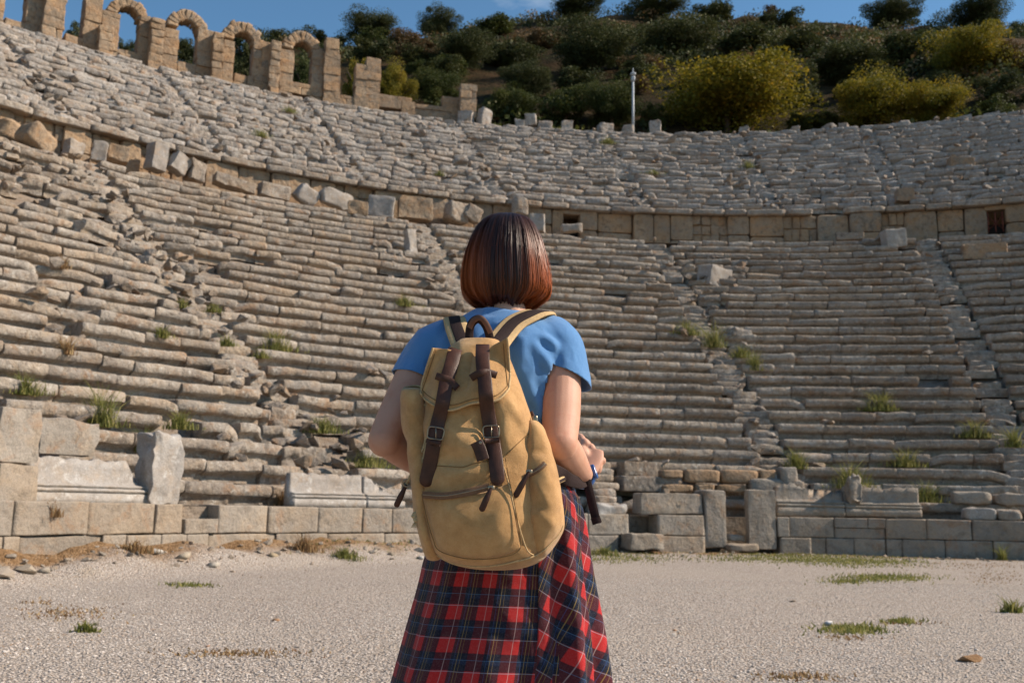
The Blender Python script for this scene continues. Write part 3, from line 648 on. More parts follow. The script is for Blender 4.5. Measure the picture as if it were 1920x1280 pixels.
# ================================================================= GROUND, HILL AND VEGETATION
def ground_mat():
    m, n, b = mat('gravel_ground'); g = N(n, 'ShaderNodeNewGeometry'); P = g.outputs['Position']
    vo = N(n, 'ShaderNodeTexVoronoi'); vo.inputs['Scale'].default_value = 52; vo.inputs['Randomness'].default_value = 1; n.links.new(P, vo.inputs['Vector'])
    vo2 = N(n, 'ShaderNodeTexVoronoi'); vo2.inputs['Scale'].default_value = 24; n.links.new(P, vo2.inputs['Vector'])
    bw = N(n, 'ShaderNodeSeparateColor'); n.links.new(vo.outputs['Color'], bw.inputs[0])
    c = ramp(n, bw.outputs[0], [(0, (.30, .25, .21)), (.3, (.47, .41, .355)), (.6, (.58, .51, .45)), (.85, (.66, .59, .53)), (1, (.48, .34, .24))])
    c = mixc(n, ramp(n, vo.outputs['Distance'], [(.25, (0, 0, 0)), (.75, (.8, .8, .8))]), c, (.17, .135, .105))
    c = mixc(n, ramp(n, noise(n, .35, 5, .6), [(.45, (0, 0, 0)), (.62, (.35, .35, .35))]), c, (.42, .36, .30))
    c = mixc(n, ramp(n, noise(n, 1.7, 6, .7), [(.56, (0, 0, 0)), (.72, (.45, .45, .45))]), c, (.35, .28, .20))
    # earth strip and grass near the wall (radius from the theatre centre)
    sb = N(n, 'ShaderNodeVectorMath', operation='DISTANCE'); cmb = N(n, 'ShaderNodeSeparateXYZ'); n.links.new(P, cmb.inputs[0])
    cx = N(n, 'ShaderNodeCombineXYZ'); n.links.new(cmb.outputs[0], cx.inputs[0]); n.links.new(cmb.outputs[1], cx.inputs[1]); n.links.new(cx.outputs[0], sb.inputs[0]); sb.inputs[1].default_value = (CX, CY, 0)
    rr = mth(n, 'ADD', sb.outputs['Value'], mth(n, 'MULTIPLY', noise(n, 1.1, 6, .7), 1.6))
    edge = ramp(n, mth(n, 'DIVIDE', rr, 20.), [((RP-.75+.8)/20, (0, 0, 0)), ((RP-.25+.8)/20, (1, 1, 1))])
    soil = ramp(n, noise(n, 9, 6, .7), [(.3, (.11, .062, .028)), (.5, (.25, .15, .075)), (.7, (.36, .255, .155))])
    c = mixc(n, edge, c, soil)
    gr = ramp(n, noise(n, 2.2, 6, .7), [(.52, (0, 0, 0)), (.6, (1, 1, 1))]); 
    n.links.new(c, b.inputs['Base Color']); b.inputs['Roughness'].default_value = .95; b.inputs['Specular IOR Level'].default_value = .15
    inv = mth(n, 'SUBTRACT', 1.0, vo.outputs['Distance']); bump(n, b, mth(n, 'ADD', inv, mth(n, 'MULTIPLY', mth(n, 'SUBTRACT', 1.0, vo2.outputs['Distance']), .8)), .018, 1)
    return m
GM = ground_mat()
# one sheet: fine near the camera, with a raised earth bank at the foot of the wall
def gz(x, y):
    d = np.hypot(x-CX, y-CY); th = np.arctan2(x-CX, y-CY)
    P = np.stack([x, y, x*0], 1)
    k = np.clip((d-(RP-1.5))/1.4, 0, 1); k = k*k*(3-2*k)
    up = np.interp(th, [-2, -1.3, -1.0, -.75, -.6, -.3, .05, .25, .5], [.30, .30, .30, .24, .10, .06, .02, .0, -.02])
    return k*up*(1+.5*fbm(P, 1.6, 3, 4))+fbm(P, .5, 7, 2)*.012*np.clip(1-k, 0, 1)
xs = np.concatenate([[-600, -200, -60, -25], np.arange(-14, 24.01, .22), [30, 60, 200, 600]]); ys = np.concatenate([[-600, -150, -40, -10], np.arange(-2, 26.01, .22), [40, 100, 300, 600]])
Xg, Yg = np.meshgrid(xs, ys); V = np.stack([Xg.ravel(), Yg.ravel(), gz(Xg.ravel(), Yg.ravel())], 1)
d_ = np.hypot(V[:, 0]-CX, V[:, 1]-CY); V[:, 2] = np.where(d_ > RP+.35, -.05, V[:, 2])
nx, ny = len(xs), len(ys); mb = MB(); mb.add(V, [(j*nx+i, j*nx+i+1, (j+1)*nx+i+1, (j+1)*nx+i) for j in range(ny-1) for i in range(nx-1)])
tag(mb.build('ground', GM), kind='structure')
def zground(x, y): return float(gz(np.array([x]), np.array([y]))[0])
def ghit(u, v):
    d = ray(u, v); t = 1.0
    while t < 40:
        p = EYE+d*t
        if p.z < zground(p.x, p.y): return Vector((p.x, p.y, zground(p.x, p.y)))
        t += .03
    return p
# real pebbles over the near gravel
mb = MB(); ico = [(0, 0, 1), (.9, 0, .2), (.28, .85, .3), (-.72, .53, .25), (-.7, -.5, .2), (.3, -.85, .3), (0, 0, -.6)]
If = [(0, 1, 2), (0, 2, 3), (0, 3, 4), (0, 4, 5), (0, 5, 1), (6, 2, 1), (6, 3, 2), (6, 4, 3), (6, 5, 4), (6, 1, 5)]
ico = np.array(ico); NP = 70000
yy = 4.0+10.5*RNG.random(NP)**1.3; xx = (RNG.random(NP)*2-1)*yy*.66; dd = np.hypot(xx-CX, yy-CY); keep = dd < RP-1.0; xx, yy = xx[keep], yy[keep]; NP = len(xx)
kd = vnoise(np.stack([xx, yy, xx*0], 1), .9, 61); kp = RNG.random(NP) > np.clip(kd*1.6, 0, .75); xx, yy = xx[kp], yy[kp]; NP = len(xx)
sc = RNG.uniform(.0045, .0100, NP)*(1+.8*(RNG.random(NP) > .97)); an = RNG.random(NP)*6.28
sx, sy, sz = sc*RNG.uniform(.8, 1.5, NP), sc*RNG.uniform(.7, 1.2, NP), sc*RNG.uniform(.45, .8, NP)
Q = ico[None]*np.stack([sx, sy, sz], 1)[:, None]*RNG.uniform(.8, 1.2, (NP, 7, 3))
ca, sa = np.cos(an)[:, None], np.sin(an)[:, None]
VV = np.stack([Q[..., 0]*ca-Q[..., 1]*sa+xx[:, None], Q[..., 0]*sa+Q[..., 1]*ca+yy[:, None], Q[..., 2]+(gz(xx, yy)+sz*.3)[:, None]], -1).reshape(-1, 3)
FF = (np.array(If)[None]+np.arange(NP)[:, None, None]*7).reshape(-1, 3)
me = bpy.data.meshes.new('gravel'); me.from_pydata(VV.tolist(), [], FF.tolist()); a_ = me.attributes.new('tint', 'FLOAT', 'POINT'); a_.data.foreach_set('value', np.repeat(np.clip(RNG.random(NP)*.8+.1+.28*fbm(np.stack([xx, yy*.6, xx*0], 1), .7, 90, 3), 0, 1), 7).astype(np.float32))
m, n, b = mat('pebble'); q = N(n, 'ShaderNodeAttribute', attribute_name='tint'); n.links.new(ramp(n, q.outputs['Fac'], [(0, (.33, .28, .235)), (.3, (.49, .425, .37)), (.7, (.60, .53, .465)), (.95, (.68, .61, .55)), (1, (.40, .26, .16))]), b.inputs['Base Color']); b.inputs['Roughness'].default_value = .9
me.materials.append(m); go = bpy.data.objects.new('gravel', me); COL.objects.link(go); tag(go, 'pale crushed gravel covering the theatre floor', 'gravel', kind='stuff')

def foliage(name, c0, c1, c2, tr=.25):
    m, n, b = mat(name); q = N(n, 'ShaderNodeAttribute', attribute_name='tint'); c = ramp(n, q.outputs['Fac'], [(0, c0), (.5, c1), (1, c2)])
    n.links.new(c, b.inputs['Base Color']); b.inputs['Roughness'].default_value = .7; b.inputs['Specular IOR Level'].default_value = .25
    t = N(n, 'ShaderNodeBsdfTranslucent'); n.links.new(c, t.inputs[0]); ms = N(n, 'ShaderNodeMixShader'); ms.inputs[0].default_value = tr
    o = n.nodes['Material Output']; n.links.new(b.outputs[0], ms.inputs[1]); n.links.new(t.outputs[0], ms.inputs[2]); n.links.new(ms.outputs[0], o.inputs[0]); return m
FG = {'ever': foliage('evergreen_leaves', (.024, .032, .011), (.055, .064, .020), (.10, .098, .030)),
      'green': foliage('green_leaves', (.030, .040, .011), (.065, .080, .018), (.12, .12, .026)),
      'yellow': foliage('yellow_green_leaves', (.075, .075, .010), (.20, .17, .016), (.40, .26, .028), .35),
      'rust': foliage('rusty_leaves', (.06, .04, .02), (.12, .075, .03), (.18, .11, .045)),
      'grass': foliage('grass_blades', (.07, .085, .022), (.19, .20, .045), (.38, .33, .12), .35),
      'dry': foliage('dry_grass_blades', (.18, .09, .04), (.30, .19, .09), (.42, .30, .15), .3)}

def crown_mesh(seed, nclump, nleaf, leaf):
    r = np.random.default_rng(seed); cs = []; 
    while len(cs) < nclump:
        p = r.normal(size=3); p /= np.linalg.norm(p); q = r.random()**.45; p = p*q*.74
        p = p*np.array([1, 1, .9])*(1+.18*np.sin(3*np.arctan2(p[1], p[0])+seed)+.16*r.normal())
        if p[2] > -.66: cs.append((p, r.uniform(.14, .36)))
    per = nleaf//nclump; P = []; T = []
    for c, rad in cs:
        d = r.normal(size=(per, 3)); d /= np.linalg.norm(d, axis=1)[:, None]; s = r.random((per, 1))**.33
        P.append(c+d*s*rad*np.array([1, 1, .85])*(1+.25*r.random((per, 1)))); T.append(np.clip(.45+r.normal()*.16+r.normal(size=per)*.16, 0, 1))
    P = np.concatenate(P); T = np.concatenate(T); n = len(P)
    a = r.normal(size=(n, 3)); a /= np.linalg.norm(a, axis=1)[:, None]; b = np.cross(a, r.normal(size=(n, 3))); b /= np.linalg.norm(b, axis=1)[:, None]
    sz = leaf*r.uniform(.6, 1.3, (n, 1)); V = np.stack([P-a*sz-b*sz*.2, P+b*sz*.7, P+a*sz, P-b*sz*.6], 1).reshape(-1, 3)
    me = bpy.data.meshes.new('crown'); me.from_pydata(V.tolist(), [], (np.arange(n)[:, None]*4+np.arange(4)).tolist())
    q = me.attributes.new('tint', 'FLOAT', 'POINT'); q.data.foreach_set('value', np.repeat(T, 4).astype(np.float32)); return me
CM = {}
def crown(kind, var, big):
    k = (kind, var, big)
    if k not in CM:
        me = crown_mesh(40+var+(10 if big else 0), 70 if big else 30, 36000 if big else 7500, .021 if big else .040); me.materials.append(FG[kind]); CM[k] = me
    return CM[k]
tmb = MB(); tube(tmb, [(0, 0, -.35), (.03, 0, .3), (-.02, .02, .7), (.02, 0, 1.0)], [.07, .055, .04, .02], 8)
for a in range(6):
    g = a*1.05; tube(tmb, [(0, 0, .35+.08*a), (.25*math.cos(g), .25*math.sin(g), .65+.06*a), (.5*math.cos(g), .5*math.sin(g), .85+.08*a)], [.035, .022, .008], 6)
tm0 = tmb.build('trunk', BARK); TRUNK = tm0.data; bpy.data.objects.remove(tm0)
def tree(p, wd, ht, kind, var, label, cat='tree', name='tree', group='trees and bushes on the hillside', big=False):
    root = empty(name, p, label, cat, group)
    t = bpy.data.objects.new('trunk', TRUNK); COL.objects.link(t); t.parent = root; t.scale = (ht*.6, ht*.6, ht*.55); t.location = (0, 0, -ht*.05)
    c = bpy.data.objects.new('crown', crown(kind, var, big)); COL.objects.link(c); c.parent = root
    c.scale = (wd*.53, wd*.53, ht*.60); c.location = (0, 0, ht*.42); c.rotation_euler = (0, 0, random.uniform(0, 6.28)); return root
# hill
SK = ([-900, -300, 0, 200, 330, 450, 600, 700, 800, 900, 1000, 1100, 1250, 1400, 1500, 1600, 1750, 1920, 2300, 3000], [130, 120, 112, 108, 104, 96, 82, 66, 58, 46, 34, 28, 26, 27, 33, 40, 42, 50, 66, 90])
RT = 135.
def sky_z(th):
    x, y = CX+RT*math.sin(th), CY+RT*math.cos(th); u = 960+x/max(y, 5)*F if y > 5 else (-900 if x < 0 else 3000); u = max(-900, min(3000, u)); v = np.interp(u, *SK)
    d = ray(u, v); return 1+math.hypot(x, y)*d.z/math.hypot(d.x, d.y)
def tz(th, rho):
    zt_ = sky_z(th)-1.0; k = min(max((rho-53)/(RT-53), 0), 1); k2 = k**.85
    z = 21.4+(zt_-21.4)*k2
    if rho > RT: z -= (rho-RT)*.10
    P = np.array([[CX+rho*math.sin(th), CY+rho*math.cos(th), 0]])
    return z+float(fbm(P, .09, 21, 3)[0])*3.2*k*(1 if rho < RT else .5)*(1-.7*min(1, max(0, (rho-RT+25)/25)))+float(fbm(P, .5, 23, 2)[0])*.5*k
ths = np.linspace(-1.9, 1.1, 150); rhos = list(np.arange(47.9, 53, 1.7))+list(np.linspace(54, RT, 46))+[140, 150, 170, 210, 280]
V = [cyl(a, r, tz(a, r)) for a in ths for r in rhos]; nr = len(rhos); mb = MB()
mb.add(np.array(V), [(i*nr+j, i*nr+j+1, (i+1)*nr+j+1, (i+1)*nr+j) for i in range(len(ths)-1) for j in range(nr-1)])
m, n, b = mat('hill_earth'); c = ramp(n, noise(n, .13, 6, .65), [(.33, (.022, .018, .010)), (.5, (.055, .035, .018)), (.66, (.12, .070, .036))])
c = mixc(n, ramp(n, noise(n, .6, 6, .7), [(.42, (0, 0, 0)), (.6, (.8, .8, .8))]), c, (.028, .028, .013)); n.links.new(c, b.inputs['Base Color']); b.inputs['Roughness'].default_value = .95; b.inputs['Specular IOR Level'].default_value = .05; bump(n, b, noise(n, 1.2, 6, .7), .8)
tag(mb.build('hill', m), kind='structure')
def thit(u, v, far=True):
    d = ray(u, v); t = 40.; prev = None
    while t < 260:
        p = EYE+d*t; rho = math.hypot(p.x-CX, p.y-CY); th = math.atan2(p.x-CX, p.y-CY)
        if rho > 50 and rho < 240 and p.z < tz(th, rho): return Vector((p.x, p.y, tz(th, rho)))
        t += .7
    p, th = ringhit(u, v, RT-2); return Vector((p.x, p.y, tz(th, RT-2)))
def tree_px(uc, w_, vt, vb, kind, var, label, **k):
    w_ = w_*(1.18 if kind == 'ever' else 1.05); p = thit(uc, vb); dist = (p-EYE).length; s = dist/F/1.02
    return tree(p, w_*s, max((vb-vt)*s*1.06, .5*w_*s), kind, var, label, **k)
TREES = [
 (1362, 285, 97, 250, 'yellow', 0, 'biggest yellow green tree behind the rim right of the lamp mast', True), (1640, 165, 126, 246, 'yellow', 1, 'round yellow green tree behind the rim, left one of the right pair', True), (1755, 125, 150, 240, 'yellow', 2, 'smaller yellow green tree behind the rim, right one of the right pair', True),
 (738, 85, 108, 212, 'yellow', 1, 'yellow green tree right of the twin broken pier', True), (668, 60, 100, 205, 'yellow', 2, 'yellow green tree between the last column and the twin pier', False), (1812, 140, 48, 150, 'yellow', 0, 'olive yellow tree high on the right hillside', True), (570, 70, 90, 205, 'green', 1, 'green bush seen through the rightmost arch', False),
 (1145, 130, 146, 245, 'green', 0, 'bright green tree left of the lamp mast', True), (1060, 100, 160, 240, 'green', 2, 'green bush behind the rim below the evergreen mass', False), (960, 120, 160, 235, 'green', 1, 'green bush right of the lone square pillar', True), (815, 110, 128, 205, 'green', 2, 'dull green tree left of the lone square pillar', True), (1225, 60, 185, 245, 'green', 1, 'low green bush right beside the lamp mast', False),
 (1495, 60, 205, 250, 'green', 0, 'low bright bush between the two big yellow trees', False), (1545, 60, 210, 246, 'green', 1, 'low bush left of the right yellow tree', False), (1860, 90, 190, 245, 'green', 2, 'low bush behind the rim at the right', False),
 (525, 110, 14, 80, 'ever', 0, 'dark skyline evergreen above the gap between the last two arches', True), (612, 90, 30, 80, 'ever', 1, 'dark skyline tree just right of the last arch top', False), (697, 92, 0, 68, 'ever', 2, 'dark skyline evergreen above the twin broken pier', True), (822, 72, -10, 58, 'ever', 0, 'lone tall skyline evergreen left of centre', True),
 (240, 40, 46, 100, 'ever', 1, 'dark tree seen through the leftmost complete arch', False), (142, 60, 22, 100, 'ever', 2, 'dark tree seen in the gap left of the complete arches', False), (352, 60, 66, 125, 'ever', 0, 'dark tree seen through the second complete arch', False), (456, 60, 50, 145, 'ever', 1, 'dark tree filling the third complete arch', False),
 (1083, 98, -18, 42, 'ever', 1, 'skyline evergreen above the central hillside', True), (1232, 100, -18, 40, 'ever', 2, 'broad skyline evergreen above the lamp mast', True), (1338, 90, -14, 40, 'ever', 0, 'skyline evergreen above the biggest yellow tree', False), (1672, 105, -10, 48, 'ever', 1, 'skyline evergreen above the right yellow trees', True), (1835, 98, -12, 60, 'ever', 2, 'dark skyline evergreen near the right edge', True), (1910, 40, 14, 60, 'ever', 0, 'skyline tree cut by the right edge', False),
 (868, 105, 55, 128, 'ever', 0, 'round evergreen on the slope above the lone pillar', True), (985, 100, 105, 182, 'ever', 1, 'round evergreen in mid slope above the hair', True), (1110, 150, 38, 140, 'ever', 2, 'largest evergreen mass on the central slope', True), (1075, 90, 120, 185, 'ever', 0, 'evergreen under the largest mass', False), (1270, 150, 45, 115, 'ever', 1, 'wide evergreen on the slope above the lamp mast', True),
 (1190, 90, 110, 165, 'ever', 2, 'small evergreen just above the lamp mast head', False), (1400, 120, 60, 110, 'ever', 0, 'evergreen on the slope above the biggest yellow tree', False), (1500, 100, 55, 110, 'ever', 2, 'evergreen on the slope right of the biggest yellow tree', False), (1585, 140, 84, 160, 'ever', 1, 'dark evergreen above the right pair of yellow trees', True), (1690, 120, 66, 130, 'ever', 0, 'dark evergreen left of the olive yellow tree', False),
 (1500, 80, 130, 200, 'ever', 1, 'dark bush in the shade right of the biggest yellow tree', False), (1885, 90, 80, 140, 'rust', 0, 'brownish bush at the right edge of the slope', False), (1225, 60, 55, 90, 'rust', 1, 'rusty orange bush on the upper central slope', False), (760, 80, 60, 95, 'rust', 2, 'brownish bush near the skyline left of centre', False), (930, 90, 30, 70, 'green', 0, 'olive bush near the skyline above the hair', False),
 (840, 80, 100, 150, 'green', 1, 'dull bush on the slope behind the lone pillar', False), (1010, 70, 55, 95, 'rust', 0, 'tan bush on the central slope', False), (1740, 60, 60, 95, 'green', 2, 'olive bush on the right slope near the skyline', False), (1880, 80, 140, 200, 'ever', 1, 'dark bush low on the slope at the right edge', False), (610, 60, 80, 130, 'ever', 2, 'dark bush between the last arch and the column top', False),
 (700, 80, 72, 120, 'ever', 1, 'dark bush above the twin pier', False), (790, 70, 85, 130, 'ever', 0, 'dark bush between the twin pier and the round evergreen', False), (1445, 30, -4, 32, 'rust', 1, 'small thin bare tree on the skyline above the biggest yellow tree', False)]
for (uc, w_, vt, vb, kd, var, la, bg_) in TREES: tree_px(uc, w_, vt, vb, kd, var, la, big=bg_, cat='tree' if 'bush' not in la else 'bush', name='tree' if 'bush' not in la else 'bush')
for _ in range(26):
    u = random.uniform(560, 1990); v = random.uniform(70, 215); wd_ = random.uniform(45, 95); tree_px(u, wd_, v-wd_*.6, v, random.choice(('ever', 'ever', 'ever', 'green', 'rust')), random.randrange(3), 'rounded shrub among the dark scrub of the hillside', cat='bush', name='bush', group='small shrubs in the hillside scrub')
# undergrowth
def scrub(num, kinds, name, label, rr=(53, 134)):
    P = []; T = []
    for _ in range(num):
        a = random.uniform(-1.0, .62); rho = rr[0]+(rr[1]-rr[0])*random.random()**.8; z = tz(a, rho); c = cyl(a, rho, z); s = random.uniform(.6, 2.4)
        if float(vnoise(np.array([c]), .06, 5)[0]) < -.02: continue
        k = int(60*s); d = RNG.normal(size=(k, 3)); d /= np.linalg.norm(d, axis=1)[:, None]; d[:, 2] = np.abs(d[:, 2])*.8
        P.append(c+d*s*RNG.random((k, 1))**.4); T.append(np.clip(random.random()+RNG.normal(size=k)*.12, 0, 1))
    P = np.concatenate(P); T = np.concatenate(T); k = len(P); a = RNG.normal(size=(k, 3)); a /= np.linalg.norm(a, axis=1)[:, None]; b_ = np.cross(a, RNG.normal(size=(k, 3))); b_ /= np.linalg.norm(b_, axis=1)[:, None]
    sz = RNG.uniform(.10, .22, (k, 1)); V = np.stack([P-a*sz, P+b_*sz*.7, P+a*sz, P-b_*sz*.7], 1).reshape(-1, 3)
    me = bpy.data.meshes.new(name); me.from_pydata(V.tolist(), [], (np.arange(k)[:, None]*4+np.arange(4)).tolist()); q = me.attributes.new('tint', 'FLOAT', 'POINT'); q.data.foreach_set('value', np.repeat(T, 4).astype(np.float32)); me.materials.append(FG[kinds])
    o = bpy.data.objects.new(name, me); COL.objects.link(o); tag(o, label, 'scrub', kind='stuff')
scrub(2600, 'ever', 'dark_scrub', 'dark low scrub covering the hillside')
scrub(900, 'rust', 'dry_scrub', 'brown dry scrub patches on the hillside')
scrub(110, 'green', 'green_scrub', 'olive undergrowth just behind the theatre rim', (51.5, 60))

# grass tufts
def tuft(p, wd, ht, kind, label, nb=None):
    nb = nb or int(110+wd*330); V = []; T = []
    for _ in range(nb):
        a = random.uniform(0, 6.28); r_ = abs(random.gauss(0, .36))*wd; bx, by = r_*math.cos(a), r_*math.sin(a)*.5; h = ht*(.25+1.0*random.random()**1.8)*math.exp(-(r_/wd)**2*3); lx, ly = random.gauss(0, .55)*h, random.gauss(0, .55)*h; g = random.uniform(0, 3.14); w_ = random.uniform(.004, .010); cx_, sx_ = math.cos(g)*w_, math.sin(g)*w_
        V += [(bx-cx_, by-sx_, -.05), (bx+cx_, by+sx_, -.05), (bx+lx*.35+cx_*.8, by+ly*.35+sx_*.8, h*.6), (bx+lx*.35-cx_*.8, by+ly*.35-sx_*.8, h*.6), (bx+lx, by+ly, h)]; T += [random.random()]*5
    V = np.array(V)+np.array(p); Fs = []
    for i in range(nb): Fs += [(5*i, 5*i+1, 5*i+2, 5*i+3), (5*i+3, 5*i+2, 5*i+4)]
    mb = MB(); mb.V = [V]; mb.F = Fs; mb.T = [np.array(T)]; mb.n = len(V)
    return tag(mb.build('grass_tuft', FG[kind], smooth=False, origin=p), label, 'grass tuft', 'grass tufts growing between the stones')
TUF = [(187, 795, 62, 62, 'grass', 'tallest bright green tuft left of the square pillar stump'), (335, 800, 45, 30, 'grass', 'green tuft just above the square pillar stump'), (515, 655, 70, 32, 'grass', 'broad green tuft above the collapsed stairway'), (488, 668, 30, 14, 'grass', 'small tuft under the broad green tuft at left'),
 (42, 735, 70, 32, 'grass', 'wide tuft near the left edge above the tall block'), (605, 808, 60, 28, 'grass', 'green tuft in the rubble left of the elbow'), (685, 872, 75, 26, 'grass', 'low green tuft beside the elbow'), (757, 572, 44, 18, 'grass', 'faint tuft left of the hair'), (268, 842, 26, 40, 'grass', 'dark tuft at left foot of the square pillar stump'),
 (1338, 648, 40, 42, 'grass', 'bright tuft on the stairway right of the shoulder'), (1288, 626, 55, 22, 'grass', 'flat tuft left of the bright stairway tuft'), (1415, 692, 28, 34, 'grass', 'yellowish tuft beside the stairway below the bright one'), (1650, 768, 60, 30, 'grass', 'green tuft in the middle of the right seats'), (1492, 875, 36, 30, 'grass', 'curved tuft at the end of the long bench'),
 (1598, 912, 70, 40, 'grass', 'tall tuft behind the peaked and scalloped slabs'), (1735, 938, 60, 30, 'grass', 'dark tuft right of the tan slab'), (1700, 872, 60, 26, 'grass', 'dark tuft on the low right seats'), (1830, 818, 60, 24, 'grass', 'dark tuft near the right edge seats'), (1390, 668, 40, 20, 'grass', 'dark flat tuft by the stairway'),
 (487, 256, 36, 12, 'grass', 'green tuft on the upper left seats'), (541, 210, 26, 10, 'grass', 'small green tuft high below the last arch'), (824, 328, 20, 8, 'grass', 'tiny tuft on the upper seats above left of the hair'), (1140, 268, 28, 10, 'grass', 'tiny tuft just below the rim left of the mast'), (1222, 326, 34, 8, 'grass', 'flat tuft on the upper central seats'), (1402, 313, 22, 12, 'grass', 'tuft on the upper right seats'),
 (425, 645, 30, 16, 'grass', 'faint tuft on the left seats'), (300, 630, 36, 18, 'grass', 'faint tuft above the tallest green tuft'), (340, 575, 30, 14, 'grass', 'faint tuft in the damaged left seats'), (400, 582, 30, 12, 'grass', 'little tuft by the collapsed stairway top'), (122, 660, 30, 26, 'dry', 'dry reddish tuft in the left seats'), (115, 500, 24, 20, 'dry', 'dry tuft high on the left seats'),
 (530, 948, 34, 34, 'dry', 'rusty dry tuft in the corner beside the notched slab'), (95, 962, 34, 20, 'dry', 'dry roots hanging on the left wall joint'), (1900, 835, 30, 30, 'grass', 'tuft at the right edge of the seats')]
for (u, v, w_, h_, kd, la) in TUF:
    p = hit(u, v); s = (p-EYE).length/F; tuft(p, w_*s, h_*s*1.2, kd, la)
for (u, v, w_, h_, kd, la) in ((160, 1185, 40, 16, 'grass', 'tiny green weed on the gravel at lower left'), (1897, 1148, 36, 22, 'grass', 'small weed on the gravel at the right edge'), (1497, 1025, 20, 16, 'grass', 'tiny tuft at the wall foot right of the doorway'), (1295, 1022, 20, 30, 'grass', 'thin tuft in front of the left door jamb'), (645, 1045, 60, 16, 'grass', 'low weeds at the wall foot left of the backpack'), (1130, 1040, 70, 14, 'grass', 'low weeds at the wall foot right of the plaid shirt'), (570, 1030, 60, 24, 'dry', 'rusty weeds at the wall foot left'), (250, 1030, 70, 14, 'dry', 'dry weeds on the earth bank at left'), (1880, 1050, 14, 24, 'grass', 'single tuft at the wall foot near the right edge')):
    p = ghit(u, v); s = (p-EYE).length/F; tuft(p, w_*s, h_*s*1.2, kd, la)
# thin ground cover: flat green patches, dry litter (uncountable)
def cover(name, label, kind, spots, dens, hmax):
    V = []; T = []
    for (uc, vc, wu, wv) in spots:
        for _ in range(int(dens*wu*wv/100)):
            u = uc+random.gauss(0, .38)*wu; v = vc+random.gauss(0, .38)*wv; d = ray(u, v)
            if d.z > -.02: continue
            t = -1/d.z; x, y = d.x*t, d.y*t
            if math.hypot(x-CX, y-CY) > RP-.05: continue
            z = zground(x, y); h = hmax*random.uniform(.3, 1); g = random.uniform(0, 3.14); w_ = .012; lx, ly = random.gauss(0, .5)*h, random.gauss(0, .5)*h
            V += [(x-math.cos(g)*w_, y-math.sin(g)*w_, z-.005), (x+math.cos(g)*w_, y+math.sin(g)*w_, z-.005), (x+lx, y+ly, z+h)]; T += [random.random()]*3
    mb = MB(); mb.V = [np.array(V)]; mb.F = [(i, i+1, i+2) for i in range(0, len(V), 3)]; mb.T = [np.array(T)]; mb.n = len(V); tag(mb.build(name, FG[kind], smooth=False), label, 'ground cover', kind='stuff')
cover('green_ground_cover', 'thin green grass spreading on the gravel before the right wall', 'grass', [(1500, 1047, 330, 10), (1620, 1055, 160, 12), (1655, 1083, 130, 9), (1590, 1090, 60, 6), (560, 1042, 300, 14), (1150, 1045, 160, 12), (360, 1098, 60, 5), (1600, 1180, 80, 10), (1690, 1165, 50, 5), (1480, 1043, 200, 7), (1660, 1084, 100, 6), (1560, 1050, 180, 8)], 75, .05)
cover('dry_litter', 'rusty dry plant litter along the wall foot and on the gravel', 'dry', [(200, 1050, 420, 26), (500, 1046, 300, 18), (1250, 1040, 260, 14), (1800, 1060, 240, 12), (130, 1150, 120, 16), (1580, 1195, 70, 6), (1700, 1168, 80, 5), (1500, 1270, 100, 12), (70, 1130, 60, 6), (450, 1225, 160, 10), (1870, 1080, 80, 20)], 16, .03)
mb = MB()
for _ in range(420):
    th = random.uniform(-1.5, .45); q = RP-abs(random.gauss(0, .45))-.12; x, y = CX+q*math.sin(th), CY+q*math.cos(th); sz = random.uniform(.02, .06)*(1.6 if th < -.5 and random.random() < .3 else 1); rock(mb, (x, y, zground(x, y)+sz*.1), sz, .6)
tag(mb.build('foot_rubble', M['podium'], smooth=False), 'small stones and clods along the foot of the orchestra wall', 'rubble', kind='stuff')
# stones on the ground
SG = [(1556, 1172, 22, 'white rounded stone on the gravel at right', (.72, .70, .68)), (1818, 1240, 34, 'flat orange brown stone on the gravel at lower right', (.42, .24, .12)), (518, 1164, 14, 'small brown pebble on the gravel left of the shirt', (.36, .22, .13)), (1486, 1128, 12, 'small brown stone on the gravel right of the shirt', (.30, .24, .18)), (1264, 1182, 8, 'tiny orange pebble right of the plaid shirt', (.5, .3, .18)), (390, 1213, 10, 'tiny orange pebble at lower left', (.55, .33, .22)),
      (180, 1172, 12, 'dark small stone by the weed at lower left', (.16, .14, .10)), (50, 1075, 40, 'pale rough block half sunk in the earth bank at left', (.42, .35, .27)), (78, 1072, 28, 'second pale block half sunk in the earth bank', (.42, .36, .29)), (292, 1040, 26, 'white flat stone on the earth bank', (.62, .57, .5)), (345, 1046, 24, 'tan flat stone on the earth bank', (.5, .42, .32)), (515, 1044, 22, 'tan stone at the wall foot', (.42, .33, .22)),
      (245, 1022, 18, 'white stump like stone against the wall foot', (.6, .55, .48)), (790, 1047, 16, 'pale stone at the wall foot beside the backpack', (.6, .57, .52)), (400, 1062, 22, 'flat pale stone at the edge of the bank', (.52, .46, .38)), (5, 1085, 40, 'broken pale block at the left edge', (.42, .35, .28))]
for (u, v, w_, la, c) in SG:
    p = ghit(u, v); s = (p-EYE).length/F*w_/2; mb = MB(); T, O, U = frame(random.uniform(-.5, .5)); rock(mb, (p.x, p.y, p.z+s*.25), s, .55)
    tag(mb.build('ground_stone', simple('stone_tone', tuple(q*.75 for q in c), .9, .2, 30, .2, .01), smooth=(w_ < 30), origin=tuple(p)), la, 'stone', 'stones lying on the ground')
